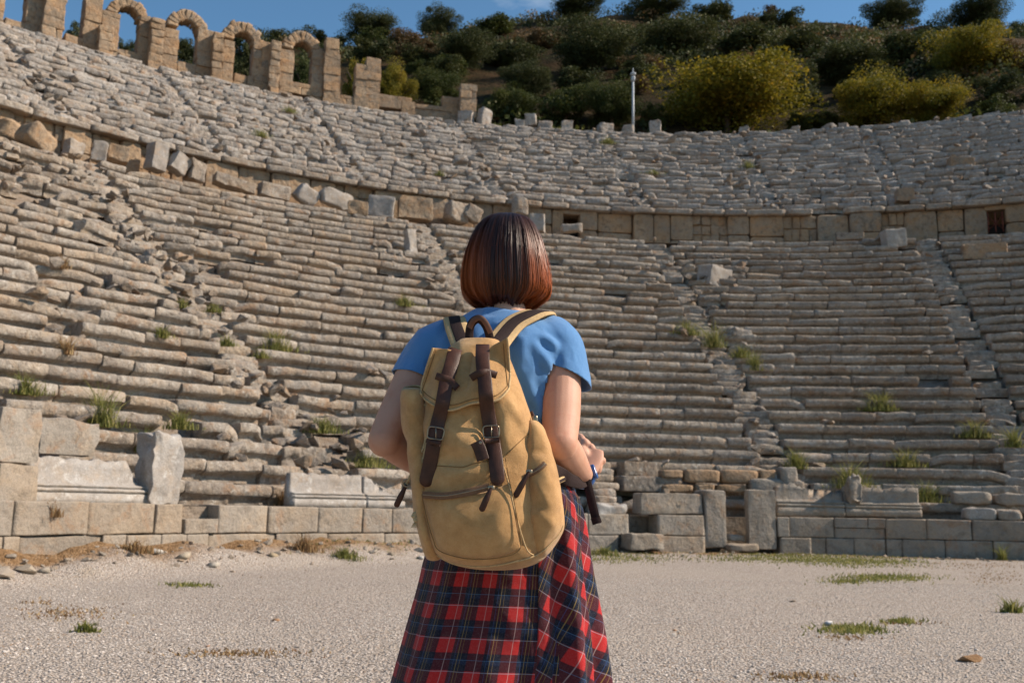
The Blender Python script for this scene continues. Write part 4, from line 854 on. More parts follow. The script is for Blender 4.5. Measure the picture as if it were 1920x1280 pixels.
# ================================================================= THE WOMAN
FOOT = Vector((0.0, 2.42, 0.0)); FOOT.x = at(955, 1000, 2.42).x
def evalmesh(mb, voxel, smooth_it=4, name='tmp'):
    o = mb.build(name, BARK); r_ = o.modifiers.new('r', 'REMESH'); r_.mode = 'VOXEL'; r_.voxel_size = voxel; r_.use_smooth_shade = True
    if smooth_it: s_ = o.modifiers.new('s', 'SMOOTH'); s_.factor = .5; s_.iterations = smooth_it
    dg = bpy.context.evaluated_depsgraph_get(); me = bpy.data.meshes.new_from_object(o.evaluated_get(dg)); bpy.data.objects.remove(o); me.materials.clear(); return me
def meobj(me, name, mt, parent=None, origin=None, smooth=True):
    me.materials.clear()
    for m_ in (mt if isinstance(mt, (list, tuple)) else [mt]): me.materials.append(m_)
    if smooth: me.polygons.foreach_set('use_smooth', [True]*len(me.polygons))
    og = Vector(origin) if origin is not None else Vector((0, 0, 0))
    if origin is not None: me.transform(Matrix.Translation(-og))
    o = bpy.data.objects.new(name, me); COL.objects.link(o); o.location = og
    if parent is not None: o.parent = parent; o.location = og-parent_world(parent)
    return o
def spline(pts, n):
    """Catmull-Rom through rows of numbers"""
    P = np.array(pts, float); m = len(P); o = []
    for i in np.linspace(0, m-1, n):
        k = min(int(i), m-2); f = i-k; p0 = P[max(k-1, 0)]; p1 = P[k]; p2 = P[k+1]; p3 = P[min(k+2, m-1)]
        o.append(.5*((2*p1)+(-p0+p2)*f+(2*p0-5*p1+4*p2-p3)*f*f+(-p0+3*p1-3*p2+p3)*f**3))
    return np.array(o)
def limb(mb, pts, rads, n=20, seg=24):
    P = spline([tuple(p)+(r_ if isinstance(r_, tuple) else (r_, r_)) for p, r_ in zip(pts, rads)], seg)
    tube(mb, [Vector(q[:3]) for q in P], [(q[3], q[4]) for q in P], n)
def rings(mb, rows, n=40, seg=None, ex=2.0, tint=.5):
    """stack of horizontal superellipses: (x, y, z, half width, half depth)"""
    P = spline(rows, seg or len(rows)*4); V = []
    for q in P:
        for j in range(n):
            g = 2*math.pi*j/n; c, s = math.cos(g), math.sin(g); f = (abs(c)**ex+abs(s)**ex)**(-1/ex)
            V.append((q[0]+q[3]*c*f, q[1]+q[4]*s*f, q[2]))
    m = len(P); Fs = [(i*n+j, i*n+(j+1) % n, (i+1)*n+(j+1) % n, (i+1)*n+j) for i in range(m-1) for j in range(n)]
    Fs += [tuple(range(n))[::-1], tuple((m-1)*n+j for j in range(n))]; mb.add(np.array(V), Fs, tint)
def row(v, ul, ur, hd, Yc, grow=0.0):
    a, b = at(ul, v, Yc), at(ur, v, Yc); return ((a.x+b.x)/2, Yc, (a.z+b.z)/2, (b.x-a.x)/2+grow, hd+grow)
TR = [(572, 912, 986, .050, 2.42), (590, 908, 992, .052, 2.41), (602, 885, 1010, .060, 2.41), (616, 850, 1040, .070, 2.41), (636, 818, 1064, .084, 2.41), (665, 806, 1070, .098, 2.41), (720, 808, 1056, .108, 2.42), (780, 826, 1046, .108, 2.43), (840, 842, 1040, .098, 2.44), (885, 848, 1042, .094, 2.45), (940, 830, 1062, .108, 2.45), (1010, 812, 1082, .122, 2.45), (1070, 812, 1084, .120, 2.45), (1110, 830, 1066, .10, 2.45)]
body = MB(); rings(body, [row(*r_) for r_ in TR], ex=2.2)
# head, turned away from us: face towards +Y
hc = at(950, 497, 2.44)
hd_ = [(0, .0, .118, .012, .012), (0, .0, .112, .040, .048), (0, .0, .095, .060, .075), (0, .002, .06, .073, .093), (0, .004, .02, .077, .097), (0, .012, -.02, .073, .090), (0, .024, -.055, .062, .074), (0, .038, -.085, .046, .056), (0, .050, -.107, .030, .036), (0, .055, -.114, .012, .016)]
rings(body, [(hc.x+a, hc.y+b, hc.z+c, d, e) for a, b, c, d, e in hd_])
limb(body, [hc+Vector((0, .0, -.04)), hc+Vector((0, -.01, -.10)), at(950, 600, 2.41)], [.052, .050, .056])
def ball(mb, c, rx, ry, rz, n=12):
    V, Fs = cube_grid(6); P = V/np.linalg.norm(V, axis=1)[:, None]*np.array([rx, ry, rz]); mb.add(P+np.array(tuple(c)), Fs)
limb(body, [hc+Vector((0, .098, .01)), hc+Vector((0, .112, -.02)), hc+Vector((0, .120, -.036))], [.008, .011, .013], seg=8)     # nose
ball(body, hc+Vector((0, .098, -.066)), .022, .010, .007); ball(body, hc+Vector((0, .096, -.077)), .018, .010, .007); ball(body, hc+Vector((0, .092, .014)), .055, .012, .008)
for s_ in (-1, 1): ball(body, hc+Vector((.078*s_, .005, -.015)), .008, .018, .030)
# arms
RA_ = [at(1040, 640, 2.41), at(1050, 700, 2.38), at(1052, 770, 2.33), at(1050, 828, 2.28), at(1066, 858, 2.36), at(1082, 880, 2.44), at(1094, 893, 2.50)]
limb(body, RA_[:4], [.052, .050, .046, .040], seg=30); limb(body, RA_[3:], [.038, .041, (.034, .031), (.026, .022)], seg=26); ball(body, RA_[3]+Vector((0, -.002, -.004)), .040, .040, .040)
LA_ = [at(818, 645, 2.41), at(782, 700, 2.38), at(748, 768, 2.33), at(722, 822, 2.29), at(762, 848, 2.36), at(806, 876, 2.44), at(838, 892, 2.53)]
limb(body, LA_[:4], [.052, .048, .044, .039], seg=30); limb(body, LA_[3:], [.038, .040, (.033, .030), (.026, .022)], seg=26); ball(body, LA_[3]+Vector((0, -.002, -.004)), .039, .039, .039)
def hand(wr, fwd, side, palmn, s_=1):
    """wr wrist, fwd along the palm, side towards the thumb, palmn out of the palm; fingers curl towards palmn"""
    fwd, side, palmn = fwd.normalized(), side.normalized(), palmn.normalized()
    pc = [wr-fwd*.012, wr+fwd*.02, wr+fwd*.055, wr+fwd*.085]
    limb(body, pc, [(.026, .020), (.034, .018), (.040, .014), (.032, .011)] if abs(side.dot(Vector((0, 0, 1)))) > .5 else [(.022, .024), (.020, .034), (.017, .041), (.014, .040)], seg=10)
    for q in range(-1, 2): ball(body, wr+fwd*.05+side*.022*q+palmn*.004, .022, .018, .022)
    for i, (o_, L) in enumerate(((.031, .86), (.011, .96), (-.010, .90), (-.030, .72))):
        b = wr+fwd*(.086-abs(i-1)*.003)+side*o_; a1, a2, a3 = R(50+6*i), R(125+4*i), R(185)
        dr = lambda a: fwd*math.cos(a)+palmn*math.sin(a)
        p1 = b+dr(a1)*.036*L; p2 = p1+dr(a2)*.026*L; p3 = p2+dr(a3)*.020*L
        limb(body, [b-fwd*.02, b, p1, p2, p3], [.0095, .0102, .0092, .0085, .0068], n=10, seg=16)
        ball(body, b-palmn*.006, .0118, .0118, .0118)
    t0 = wr+fwd*.025+side*.028+palmn*.006; t1 = t0+(side*.6+fwd*.7+palmn*.5)*.032; t2 = t1+(fwd*.75+palmn*.7)*.028; limb(body, [t0-fwd*.01, t0, t1, t2], [.014, .0135, .011, .0085], n=10, seg=12)
def crease(c, r_, d): ball(body, c, r_, r_, r_)
hand(RA_[-1], at(1110, 846, 2.545)-RA_[-1], at(1090, 850, 2.50)-at(1120, 880, 2.50), Vector((-.55, .8, .1)))
hand(LA_[-1], Vector((.5, .7, .3)), Vector((0, 0, 1)), Vector((.5, -.6, 0)))
# legs
for s_, u in ((-1, 888), (1, 1010)):
    hx = at(u, 1050, 2.45); f_ = FOOT.x+.10*s_
    limb(body, [Vector((hx.x, 2.45, hx.z+.05)), Vector((hx.x, 2.45, hx.z-.12)), Vector(((hx.x+f_)/2, 2.47, .50)), Vector(((hx.x+f_)/2, 2.45, .34)), Vector((f_, 2.43, .09))], [.10, .088, .058, .056, .036], seg=30)
    limb(body, [Vector((f_, 2.40, .05)), Vector((f_, 2.47, .05)), Vector((f_, 2.58, .03))], [.035, .04, .03], seg=10)
m, n, b = mat('skin'); c = ramp(n, noise(n, 9, 4, .6), [(.3, (.47, .245, .16)), (.7, (.56, .315, .22))]); c = mixc(n, ramp(n, noise(n, 160, 2), [(.70, (0, 0, 0)), (.78, (.35, .35, .35))]), c, (.30, .12, .07))
c = mixc(n, ramp(n, noise(n, 26, 5, .65), [(.52, (0, 0, 0)), (.7, (.45, .45, .45))]), c, (.46, .19, .12)); n.links.new(c, b.inputs['Base Color']); b.inputs['Roughness'].default_value = .58; b.inputs['Specular IOR Level'].default_value = .3; b.inputs['Subsurface Weight'].default_value = .12; b.inputs['Subsurface Radius'].default_value = (.02, .008, .004); b.inputs['Subsurface Scale'].default_value = .5; bump(n, b, noise(n, 350, 3), .0006)
woman = meobj(evalmesh(body, .0036, 3), 'person', m, origin=FOOT)
tag(woman, 'woman seen from behind with short bob hair in a blue t-shirt, holding the backpack strap', 'person')
for s_ in (-1, 1): mb = MB(); ball(mb, hc+Vector((.031*s_, .085, .0)), .012, .012, .012); mb.build('eye', simple('eye_white', (.7, .68, .65), .3), woman)
# t-shirt
SH = [(590, 900, 1000, .060, 2.41), (600, 880, 1014, .068, 2.41), (613, 846, 1044, .078, 2.41), (634, 812, 1068, .092, 2.41), (665, 802, 1072, .106, 2.41), (720, 804, 1058, .116, 2.42), (780, 818, 1052, .117, 2.43), (840, 830, 1054, .110, 2.44), (885, 834, 1062, .110, 2.45), (925, 826, 1070, .120, 2.45), (950, 822, 1076, .125, 2.45)]
sh = MB(); rings(sh, [row(*r_, grow=.004) for r_ in SH], ex=2.2)
limb(sh, [at(1010, 632, 2.41), at(1040, 648, 2.405), at(1054, 690, 2.39), at(1060, 760, 2.36)], [.060, .064, .060, .062], seg=26)
limb(sh, [at(848, 642, 2.41), at(816, 656, 2.405), at(788, 690, 2.39), at(758, 745, 2.36)], [.058, .060, .054, .054], seg=26)
me = evalmesh(sh, .005, 5); bm = bmesh.new(); bm.from_mesh(me)
for (pa, pb_, far, sa_, sb_, sr) in ((at(1010, 688, 2.38), at(1102, 728, 2.38), 1, at(1054, 690, 2.39), at(1062, 790, 2.35), .0655), (at(752, 704, 2.38), at(806, 722, 2.38), -1, at(788, 690, 2.39), at(745, 775, 2.34), .062)):
    dirp = (pb_-pa).normalized(); nrm = dirp.cross(Vector((0, -1, 0))).normalized()
    if nrm.z > 0: nrm = -nrm
    nrm = (nrm+Vector((0, -.25, 0))).normalized(); cen = (pa+pb_)/2; ax = (at(1058, 740, 2.37) if far == 1 else at(772, 735, 2.37))
    def near(p, rr_):
        d_ = sb_-sa_; t = max(-.2, min(1, (p-sa_).dot(d_)/d_.length_squared)); return (p-sa_-d_*t).length < rr_
    reg = [f for f in bm.faces if near(f.calc_center_median(), sr+.012) and abs((f.calc_center_median()-cen).dot(nrm)) < .03]
    geo = list(set(reg)|set(e for f in reg for e in f.edges)|set(v for f in reg for v in f.verts))
    bmesh.ops.bisect_plane(bm, geom=geo, plane_co=cen, plane_no=nrm)
    kill = [f for f in bm.faces if (f.calc_center_median()-cen).dot(nrm) > 1e-5 and near(f.calc_center_median(), sr)]
    bmesh.ops.delete(bm, geom=kill, context='FACES')
zt = at(950, 588, 2.41).z
bmesh.ops.delete(bm, geom=[f for f in bm.faces if f.calc_center_median().z > zt+.002 or f.calc_center_median().z < at(950, 942, 2.45).z], context='FACES')
# cloth folds
P = np.array([v.co for v in bm.verts]); k = vnoise(P*np.array([1, 1, .45]), 16, 4)*.004+fbm(P, 7, 9, 2)*.006-np.abs(fbm(P*np.array([1, 1, .6]), 20, 19, 2))*.006
bm.normal_update()
for v, q in zip(bm.verts, k): v.co += v.normal*float(max(q+.004, -.002))
# pulled folds running from the armpit to the strap
for (a, b_, am, wd) in ((at(1000, 640, 2.3), at(1040, 700, 2.3), .007, .012), (at(1010, 620, 2.3), at(1052, 650, 2.3), .006, .010), (at(985, 700, 2.3), at(1018, 800, 2.3), .007, .014), (at(1020, 720, 2.3), at(1000, 850, 2.3), .008, .016), (at(830, 640, 2.3), at(815, 720, 2.3), .007, .012), (at(925, 600, 2.3), at(985, 640, 2.3), .003, .01), (at(1030, 640, 2.3), at(1030, 700, 2.3), .004, .012)):
    d = b_-a; L2 = d.x**2+d.z**2
    for v in bm.verts:
        if v.co.y < 2.42:
            t = ((v.co.x-a.x)*d.x+(v.co.z-a.z)*d.z)/L2; t = min(max(t, 0), 1); q = math.hypot(v.co.x-a.x-d.x*t, v.co.z-a.z-d.z*t)
            if q < wd*3: v.co += v.normal*am*(math.exp(-(q/wd)**2)-.6*math.exp(-((q-wd*1.6)/wd)**2))*math.sin(math.pi*min(max(t*.9+.05, 0), 1))
bm.to_mesh(me); bm.free()
m, n, b = mat('blue_cotton'); c = ramp(n, noise(n, 5, 4, .6), [(.3, (.065, .19, .41)), (.7, (.085, .235, .48))]); n.links.new(c, b.inputs['Base Color']); b.inputs['Roughness'].default_value = .85; b.inputs['Sheen Weight'].default_value = .35; b.inputs['Specular IOR Level'].default_value = .2
bump(n, b, mth(n, 'ADD', noise(n, 900, 2), mth(n, 'MULTIPLY', noise(n, 40, 4), 2.)), .0010)
ts = meobj(me, 't_shirt', m, woman); sm = ts.modifiers.new('sol', 'SOLIDIFY'); sm.thickness = .0022; sm.offset = 1
# collar band
mb = MB(); cr = [at(904, 590, 2.34), at(925, 584, 2.335), at(950, 582, 2.33), at(975, 583, 2.335), at(998, 588, 2.34)]
cpts = [Vector((hc.x+.062*math.cos(g), 2.405+.062*math.sin(g), at(950, 588, 2.34).z-.016*math.sin(g)*0-.012*(math.sin(g) > 0)*math.sin(g))) for g in np.linspace(0, 2*math.pi, 33)]
tube(mb, cpts, (.0045, .008), 8, cap=False); mb.build('collar', m, woman)
# trousers and shoes (below the picture, seen when stepping aside)
tr = MB(); rings(tr, [row(890, 842, 1050, .100, 2.45), row(940, 824, 1070, .116, 2.45), row(1010, 806, 1088, .130, 2.45), row(1090, 815, 1078, .12, 2.45)], ex=2.2)
for s_, u in ((-1, 888), (1, 1010)):
    hx = at(u, 1050, 2.45); f_ = FOOT.x+.10*s_; limb(tr, [Vector((hx.x, 2.45, hx.z+.05)), Vector((hx.x, 2.45, hx.z-.12)), Vector(((hx.x+f_)/2, 2.47, .50)), Vector(((hx.x+f_)/2, 2.45, .34)), Vector((f_, 2.43, .10))], [.105, .098, .070, .066, .055], seg=30)
meobj(evalmesh(tr, .009, 3), 'trousers', simple('navy_denim', (.03, .05, .11), .85, .2, 60, .3, .001, 600), woman)
for s_ in (-1, 1):
    sh_ = MB(); f_ = FOOT.x+.10*s_; limb(sh_, [Vector((f_, 2.385, .06)), Vector((f_, 2.45, .06)), Vector((f_, 2.56, .045)), Vector((f_, 2.64, .035))], [(.042, .055), (.045, .055), (.05, .042), (.038, .03)], seg=14); so = MB(); block(so, (f_, 2.51, .015), (1, 0, 0), (0, 1, 0), (0, 0, 1), .052, .14, .016, 4, 4, 0)
    shoe = meobj(evalmesh(sh_, .006, 3), 'shoe', simple('white_canvas', (.6, .6, .58), .7), woman); so.build('sole', simple('white_rubber', (.7, .7, .68), .6), shoe)

# ---- hair: a shell with strands over it
HR = [(404, 938, 964, .020), (409, 922, 980, .044), (418, 908, 993, .066), (434, 895, 1003, .085), (455, 885, 1012, .099), (480, 876, 1019, .110), (505, 871, 1024, .113), (530, 869.5, 1027, .113), (548, 871, 1027, .110), (560, 877, 1021, .104), (570, 886, 1008, .096), (576, 894, 999, .088)]
HY = 2.445
HP = spline([row(v, a, b_, d, HY) for v, a, b_, d in HR], 60)
def hair_pt(t, g, off=0):
    i = min(max(t, 0), 1)*(len(HP)-1); k = min(int(i), len(HP)-2); f = i-k; q = HP[k]*(1-f)+HP[k+1]*f
    c, s = math.cos(g), math.sin(g); e = 2.15; ff = (abs(c)**e+abs(s)**e)**(-1/e)
    hem = (.0045*math.sin(g*7+1)+.004*math.sin(g*17+2)+.003*math.sin(g*41))*max(0, min(t, 1))**8
    return Vector((q[0]+(q[3]+off)*c*ff, q[1]+(q[4]+off)*s*ff, q[2]+hem))
def hair_off(t, g): return (.0036*math.sin(g*19+3*math.sin(g*5)+t*1.2)+.0022*math.sin(g*57+t*3+2*math.sin(g*7))+.0013*math.sin(g*131+4*math.sin(g*11)))*min(1, t*1.6)
def open_face(t, g): return t > .33 and abs(((g-math.pi/2+math.pi) % (2*math.pi))-math.pi) < .85
mb = MB(); n_, m_ = 180, 60; V = []; T = []
for i in range(m_):
    t = i/(m_-1)
    for j in range(n_): g = 2*math.pi*j/n_; V.append(tuple(hair_pt(t, g, -.005+hair_off(t, g)))); T.append(t)
Fs = [(i*n_+j, i*n_+(j+1) % n_, (i+1)*n_+(j+1) % n_, (i+1)*n_+j) for i in range(m_-1) for j in range(n_) if not open_face((i+.5)/m_, 2*math.pi*(j+.5)/n_)]
# inner turn of the ends
V2 = [tuple(hair_pt(1, 2*math.pi*j/n_, -.035)+Vector((0, 0, .01))) for j in range(n_)]; b0 = len(V); V += V2; T += [1]*n_
Fs += [((m_-1)*n_+j, (m_-1)*n_+(j+1) % n_, b0+(j+1) % n_, b0+j) for j in range(n_) if not open_face(.9, 2*math.pi*(j+.5)/n_)]
def hair_mat(nm):
    m, n, b = mat(nm); q = N(n, 'ShaderNodeAttribute', attribute_name='tint'); q2 = N(n, 'ShaderNodeAttribute', attribute_name='auburn')
    dk = ramp(n, q.outputs['Fac'], [(0, (.016, .008, .008)), (.5, (.024, .010, .008)), (1, (.032, .012, .008))]); rd = ramp(n, q.outputs['Fac'], [(0, (.030, .013, .011)), (.30, (.060, .018, .009)), (.60, (.36, .085, .018)), (.85, (.30, .068, .015)), (1, (.16, .04, .012))])
    n.links.new(mixc(n, q2.outputs['Fac'], dk, rd), b.inputs['Base Color']); b.inputs['Roughness'].default_value = .40; b.inputs['Specular IOR Level'].default_value = .38
    return m
HM = hair_mat('dyed_hair')
def auburn(g, t, r_=0): # the dye: auburn on the sides, dark in the middle of the back
    a = abs(math.cos(g)); x = math.cos(g); base = min(1, max(0, (a-.30)/.45)); 
    st = .5+.5*math.sin(g*37)*math.sin(g*11+1); return float(np.clip(base*.75+st*.32+r_-.08-.35*(t > .9)*(1-base), 0, 1))
def set_au(o, A): q = o.data.attributes.new('auburn', 'FLOAT', 'POINT'); q.data.foreach_set('value', np.array(A, np.float32))
mb.V = [np.array(V)]; mb.F = Fs; mb.T = [np.array(T)]; mb.n = len(V)
hair = mb.build('hair', HM, woman); set_au(hair, [auburn(2*math.pi*(i % n_)/n_, 0) for i in range(len(V))])
V = []; Fs = []; T = []; A = []; K = 16
rr = random.Random(4)
for s_ in range(19000):
    g0 = rr.uniform(0, 2*math.pi); t0 = rr.choice((0.0, rr.uniform(0, .25), rr.uniform(.1, .7))); t1 = 1.0+rr.gauss(-.01, .032)+.02*math.sin(g0*9) if rr.random() < .85 else rr.uniform(.75, 1.06)
    off = rr.uniform(-.004, .0030)+(rr.random() < .04)*.003; wv = rr.gauss(0, .035); ra = rr.gauss(0, .18); ph = rr.uniform(0, 6); w_ = rr.uniform(.0004, .0009); bad = False; base = len(V)//1; loc = []
    if rr.random() < .018: off += rr.uniform(.002, .007); wv *= 3.5
    for k in range(K):
        t = t0+(t1-t0)*k/(K-1); g = g0+wv*math.sin(t*3+ph)*t
        if open_face(t, g): bad = True; break
        ext = max(0, t-1)
        o2 = off+hair_off(t, g)-(.004 if t > .96 else 0); p = hair_pt(t, g, o2-ext*.15)-Vector((0, 0, ext*.19)); sd = Vector((-math.sin(g), math.cos(g), 0)); nn = Vector((math.cos(g), math.sin(g), 0)); ww = w_*(1 if k < K-2 else .4)
        loc += [tuple(p-sd*ww), tuple(p+nn*ww*.7), tuple(p+sd*ww)]
    if bad: continue
    V += loc; T += [t0+(t1-t0)*(k//3)/(K-1) for k in range(3*K)]; A += [auburn(g0, 0, ra)]*(3*K)
    for k in range(K-1):
        q = base+3*k; Fs += [(q, q+1, q+4, q+3), (q+1, q+2, q+5, q+4)]
mb = MB(); mb.V = [np.array(V)]; mb.F = Fs; mb.T = [np.array(T)]; mb.n = len(V); hs = mb.build('strands', HM, hair); set_au(hs, A); HM2 = hair_mat('hair_strands'); HM2.node_tree.nodes['Principled BSDF'].inputs['Roughness'].default_value = .36; HM2.node_tree.nodes['Principled BSDF'].inputs['Specular IOR Level'].default_value = .28; hs.data.materials[0] = HM2; hs['kind'] = 'stuff'

# ---- tied plaid shirt
def plaid_mat():
    m, n, b = mat('plaid_flannel'); uv = N(n, 'ShaderNodeUVMap', uv_map='uv'); sp = N(n, 'ShaderNodeSeparateXYZ'); n.links.new(uv.outputs[0], sp.inputs[0]); PER = .0735
    def cell(o): return mth(n, 'FRACT', mth(n, 'DIVIDE', o, PER))
    fx, fy = cell(sp.outputs[0]), cell(sp.outputs[1])
    def band(f, c, hw, soft=.012):
        d = mth(n, 'ABSOLUTE', mth(n, 'SUBTRACT', f, c)); x = N(n, 'ShaderNodeMapRange'); x.inputs[1].default_value = hw+soft; x.inputs[2].default_value = hw-soft; n.links.new(d, x.inputs[0]); return x.outputs[0]
    nx_, ny_ = band(fx, .5, .26), band(fy, .5, .27)          # navy bands
    red, navy, mar = (.56, .020, .020), (.004, .007, .024), (.085, .008, .016)
    c = mixc(n, nx_, red, mar); c2 = mixc(n, nx_, mar, navy); c = mixc(n, ny_, c, c2)
    blue = mth(n, 'MULTIPLY', band(fy, .5, .07, .02), nx_); c = mixc(n, mth(n, 'MULTIPLY', blue, .18), c, (.03, .08, .22))
    for f, ce, hw, col, st in ((fx, .04, .010, (.62, .45, .43), .6), (fy, .20, .010, (.42, .48, .56), .55), (fx, .46, .009, (.50, .33, .08), .6), (fx, .56, .007, (.50, .33, .08), .4), (fy, .56, .008, (.10, .25, .45), .5), (fx, .36, .007, (.05, .12, .35), .5)):
        c = mixc(n, mth(n, 'MULTIPLY', band(f, ce, hw, .006), st), c, col)
    tw = N(n, 'ShaderNodeTexWave'); tw.inputs['Scale'].default_value = 420; tw.bands_direction = 'DIAGONAL'; n.links.new(uv.outputs[0], tw.inputs[0]); c = mixc(n, .10, c, tw.outputs[0], 'OVERLAY')
    c = mixc(n, ramp(n, noise(n, 240, 3, .7), [(.45, (0, 0, 0)), (.8, (.10, .10, .10))]), c, (.5, .45, .45))
    n.links.new(c, b.inputs['Base Color']); b.inputs['Roughness'].default_value = .9; b.inputs['Sheen Weight'].default_value = .18; b.inputs['Specular IOR Level'].default_value = .15; bump(n, b, mth(n, 'ADD', tw.outputs[0], noise(n, 500, 2)), .0007)
    return m
PLM = plaid_mat()
# silhouette rows: v, left u, right u
SK_ = spline([(895, 846, 1046), (930, 836, 1072), (980, 818, 1086), (1050, 799, 1095), (1110, 785, 1104), (1170, 769, 1114), (1230, 753, 1121), (1285, 738, 1127), (1345, 722, 1132)], 60)
def skirt_pt(v, g, off=0):
    ul = np.interp(v, SK_[:, 0], SK_[:, 1]); ur = np.interp(v, SK_[:, 0], SK_[:, 2]); a, b_ = at(ul, v, 2.42), at(ur, v, 2.42); hw = (b_.x-a.x)/2; hdp = .118+.00016*(v-895)
    sg, cg = math.sin(g), math.cos(g); sg = math.copysign(abs(sg)**.80, sg); cg = math.copysign(abs(cg)**.62, cg)
    return Vector(((a.x+b_.x)/2+(hw+off)*sg, 2.435-(hdp+off)*cg, (a.z+b_.z)/2))
AG = np.linspace(R(-150), R(150), 301); _ap = [skirt_pt(1150, g) for g in AG]; AX = np.concatenate([[0], np.cumsum([math.hypot(_ap[i+1].x-_ap[i].x, _ap[i+1].y-_ap[i].y) for i in range(300)])])
def panel(name, g0, g1, v0, v1, rot, folds, amp, off, ng, nv, label=None, hem=0, edge=0, parent=woman, shear=0., swing=0.):
    V = []; UV = []; u0 = 0
    for i in range(nv):
        v = v0+(v1-v0)*i/(nv-1)
        for j in range(ng):
            s = j/(ng-1); g = g0+(g1-g0)*s+swing*(i/(nv-1))*(1-s); dn = (v-895)/400
            fo = amp*(.25+dn)*(math.sin(g*folds+1.2+dn*1.1)+.5*math.sin(g*folds*2.3+dn*2))+float(0)
            vv = v+hem*math.sin(s*5)*(i/(nv-1))
            p = skirt_pt(vv, g, off+fo); V.append(tuple(p)); x = float(np.interp(g, AG, AX))*(1+.08*dn)-float(np.interp(g0, AG, AX)); y = -(v-v0)*.00128
            UV.append((x*math.cos(rot)-y*math.sin(rot)+shear*y+.02, x*math.sin(rot)+y*math.cos(rot)))
    V = np.array(V); V += (fbm(V*np.array([1, 1, .5]), 14, 3, 3)*.004)[:, None]*np.array([.3, -1, 0]); V += (fbm(V, 45, 7, 2)*.0009)[:, None]*np.array([.3, -1, 0])
    mb = MB(); mb.add(V, [(i*ng+j, i*ng+j+1, (i+1)*ng+j+1, (i+1)*ng+j) for i in range(nv-1) for j in range(ng-1)]); o = mb.build(name, PLM, parent, uv=UV); s_ = o.modifiers.new('sol', 'SOLIDIFY'); s_.thickness = .002; return o
ps = panel('plaid_shirt', R(-125), R(33), 900, 1279, R(1.5), 9, .0035, .0, 150, 90, hem=3)
panel('side_panel', R(20), R(140), 900, 1345, R(31), 8, .013, .009, 150, 110, parent=ps, shear=.22, swing=R(-6))
# rolled waist part and knot side
mb = MB(); tube(mb, [skirt_pt(908, g, .002+.002*math.sin(g*9)) for g in np.linspace(R(-125), R(150), 50)], .010, 12)
UVw = [((i//12)*.012, (i % 12)*.008) for i in range(50*12)]; wo = mb.build('waist_roll', PLM, ps, uv=UVw)

# ---- wristband
RB = MB(); wv = (RA_[-1]-RA_[-2]).normalized(); wc = RA_[-1]-wv*.006
A_ = wv.cross(Vector((0, 0, 1))).normalized(); B_ = wv.cross(A_).normalized(); ring = []; ns_ = 36
V = []; 
for i in range(ns_):
    g = 2*math.pi*i/ns_; dr = A_*math.cos(g)+B_*math.sin(g); rad = .030 if True else 0
    for (ro, ax) in ((.0, -.009), (.0022, -.0075), (.0022, .0075), (.0, .009)): V.append(tuple(wc+dr*(rad+ro)+wv*ax))
RB.add(np.array(V), [(i*4+q, i*4+q+1, ((i+1) % ns_)*4+q+1, ((i+1) % ns_)*4+q) for i in range(ns_) for q in range(3)])
wb = RB.build('wristband', simple('blue_rubber', (.02, .08, .25), .45, .5), origin=tuple(wc)); tag(wb, 'blue rubber fitness band on the right wrist of the woman', 'wristband')
sd = (Vector((.75, -.5, .4))-wv*Vector((.75, -.5, .4)).dot(wv)).normalized(); mb = MB(); block(mb, wc+sd*.031, wv, sd.cross(wv), sd, .010, .018, .005, 5, 5, 0); mb.build('tracker', simple('glossy_blue', (.03, .10, .30), .2, .6), wb)

# ================================================================= THE BACKPACK
canvas_c = (.36, .215, .085)
m, n, b = mat('tan_canvas'); c = ramp(n, noise(n, 14, 6, .7), [(.3, (.34, .175, .060)), (.5, (.48, .262, .098)), (.7, (.60, .355, .15))]); c = mixc(n, ramp(n, noise(n, 500, 2, .6), [(.4, (0, 0, 0)), (.7, (.22, .22, .22))]), c, (.58, .40, .21))
c = mixc(n, ramp(n, noise(n, 40, 6, .75), [(.58, (0, 0, 0)), (.75, (.25, .25, .25))]), c, (.27, .14, .055))
n.links.new(c, b.inputs['Base Color']); b.inputs['Roughness'].default_value = .9; b.inputs['Sheen Weight'].default_value = .25; b.inputs['Specular IOR Level'].default_value = .15; bump(n, b, mth(n, 'ADD', noise(n, 1100, 2), mth(n, 'MULTIPLY', noise(n, 60, 4), 1.6)), .0012); CAN = m
CAN2 = simple('canvas_edge', (.48, .33, .17), .9, .15, 200, .2, .0006, 900)
LEA = simple('brown_leather', (.058, .023, .013), .46, .28, 40, .35, .0006, 300); WEB = simple('dark_webbing', (.028, .016, .015), .85, .2, 200, .3, .001, 700)
BRA = simple('antique_brass', (.30, .24, .17), .35, .5, metal=.9); CORD = simple('tan_cord', (.42, .32, .18), .9, .1, 300, .3, .001, 800); ZIP = simple('brown_zip', (.16, .085, .045), .7, .3, 300, .3)
STI = simple('stitching', (.22, .13, .055), .9, .1); 
bp0 = at(905, 1068, 2.19); bp = empty('backpack', bp0, 'tan canvas backpack with dark brown leather straps worn on the woman back', 'backpack')
def gridsurf(rows, n=96, seg=120, ex=2.6):
    P = spline(rows, seg); V = []
    for q in P:
        for j in range(n):
            g = 2*math.pi*j/n; c, s = math.cos(g), math.sin(g); f = (abs(c)**ex+abs(s)**ex)**(-1/ex); V.append((q[0]+q[3]*c*f, q[1]+q[4]*s*f, q[2]))
    m = len(P); Fs = [(i*n+j, i*n+(j+1) % n, (i+1)*n+(j+1) % n, (i+1)*n+j) for i in range(m-1) for j in range(n)]; Fs += [tuple(range(n))[::-1], tuple((m-1)*n+j for j in range(n))]
    return np.array(V), Fs
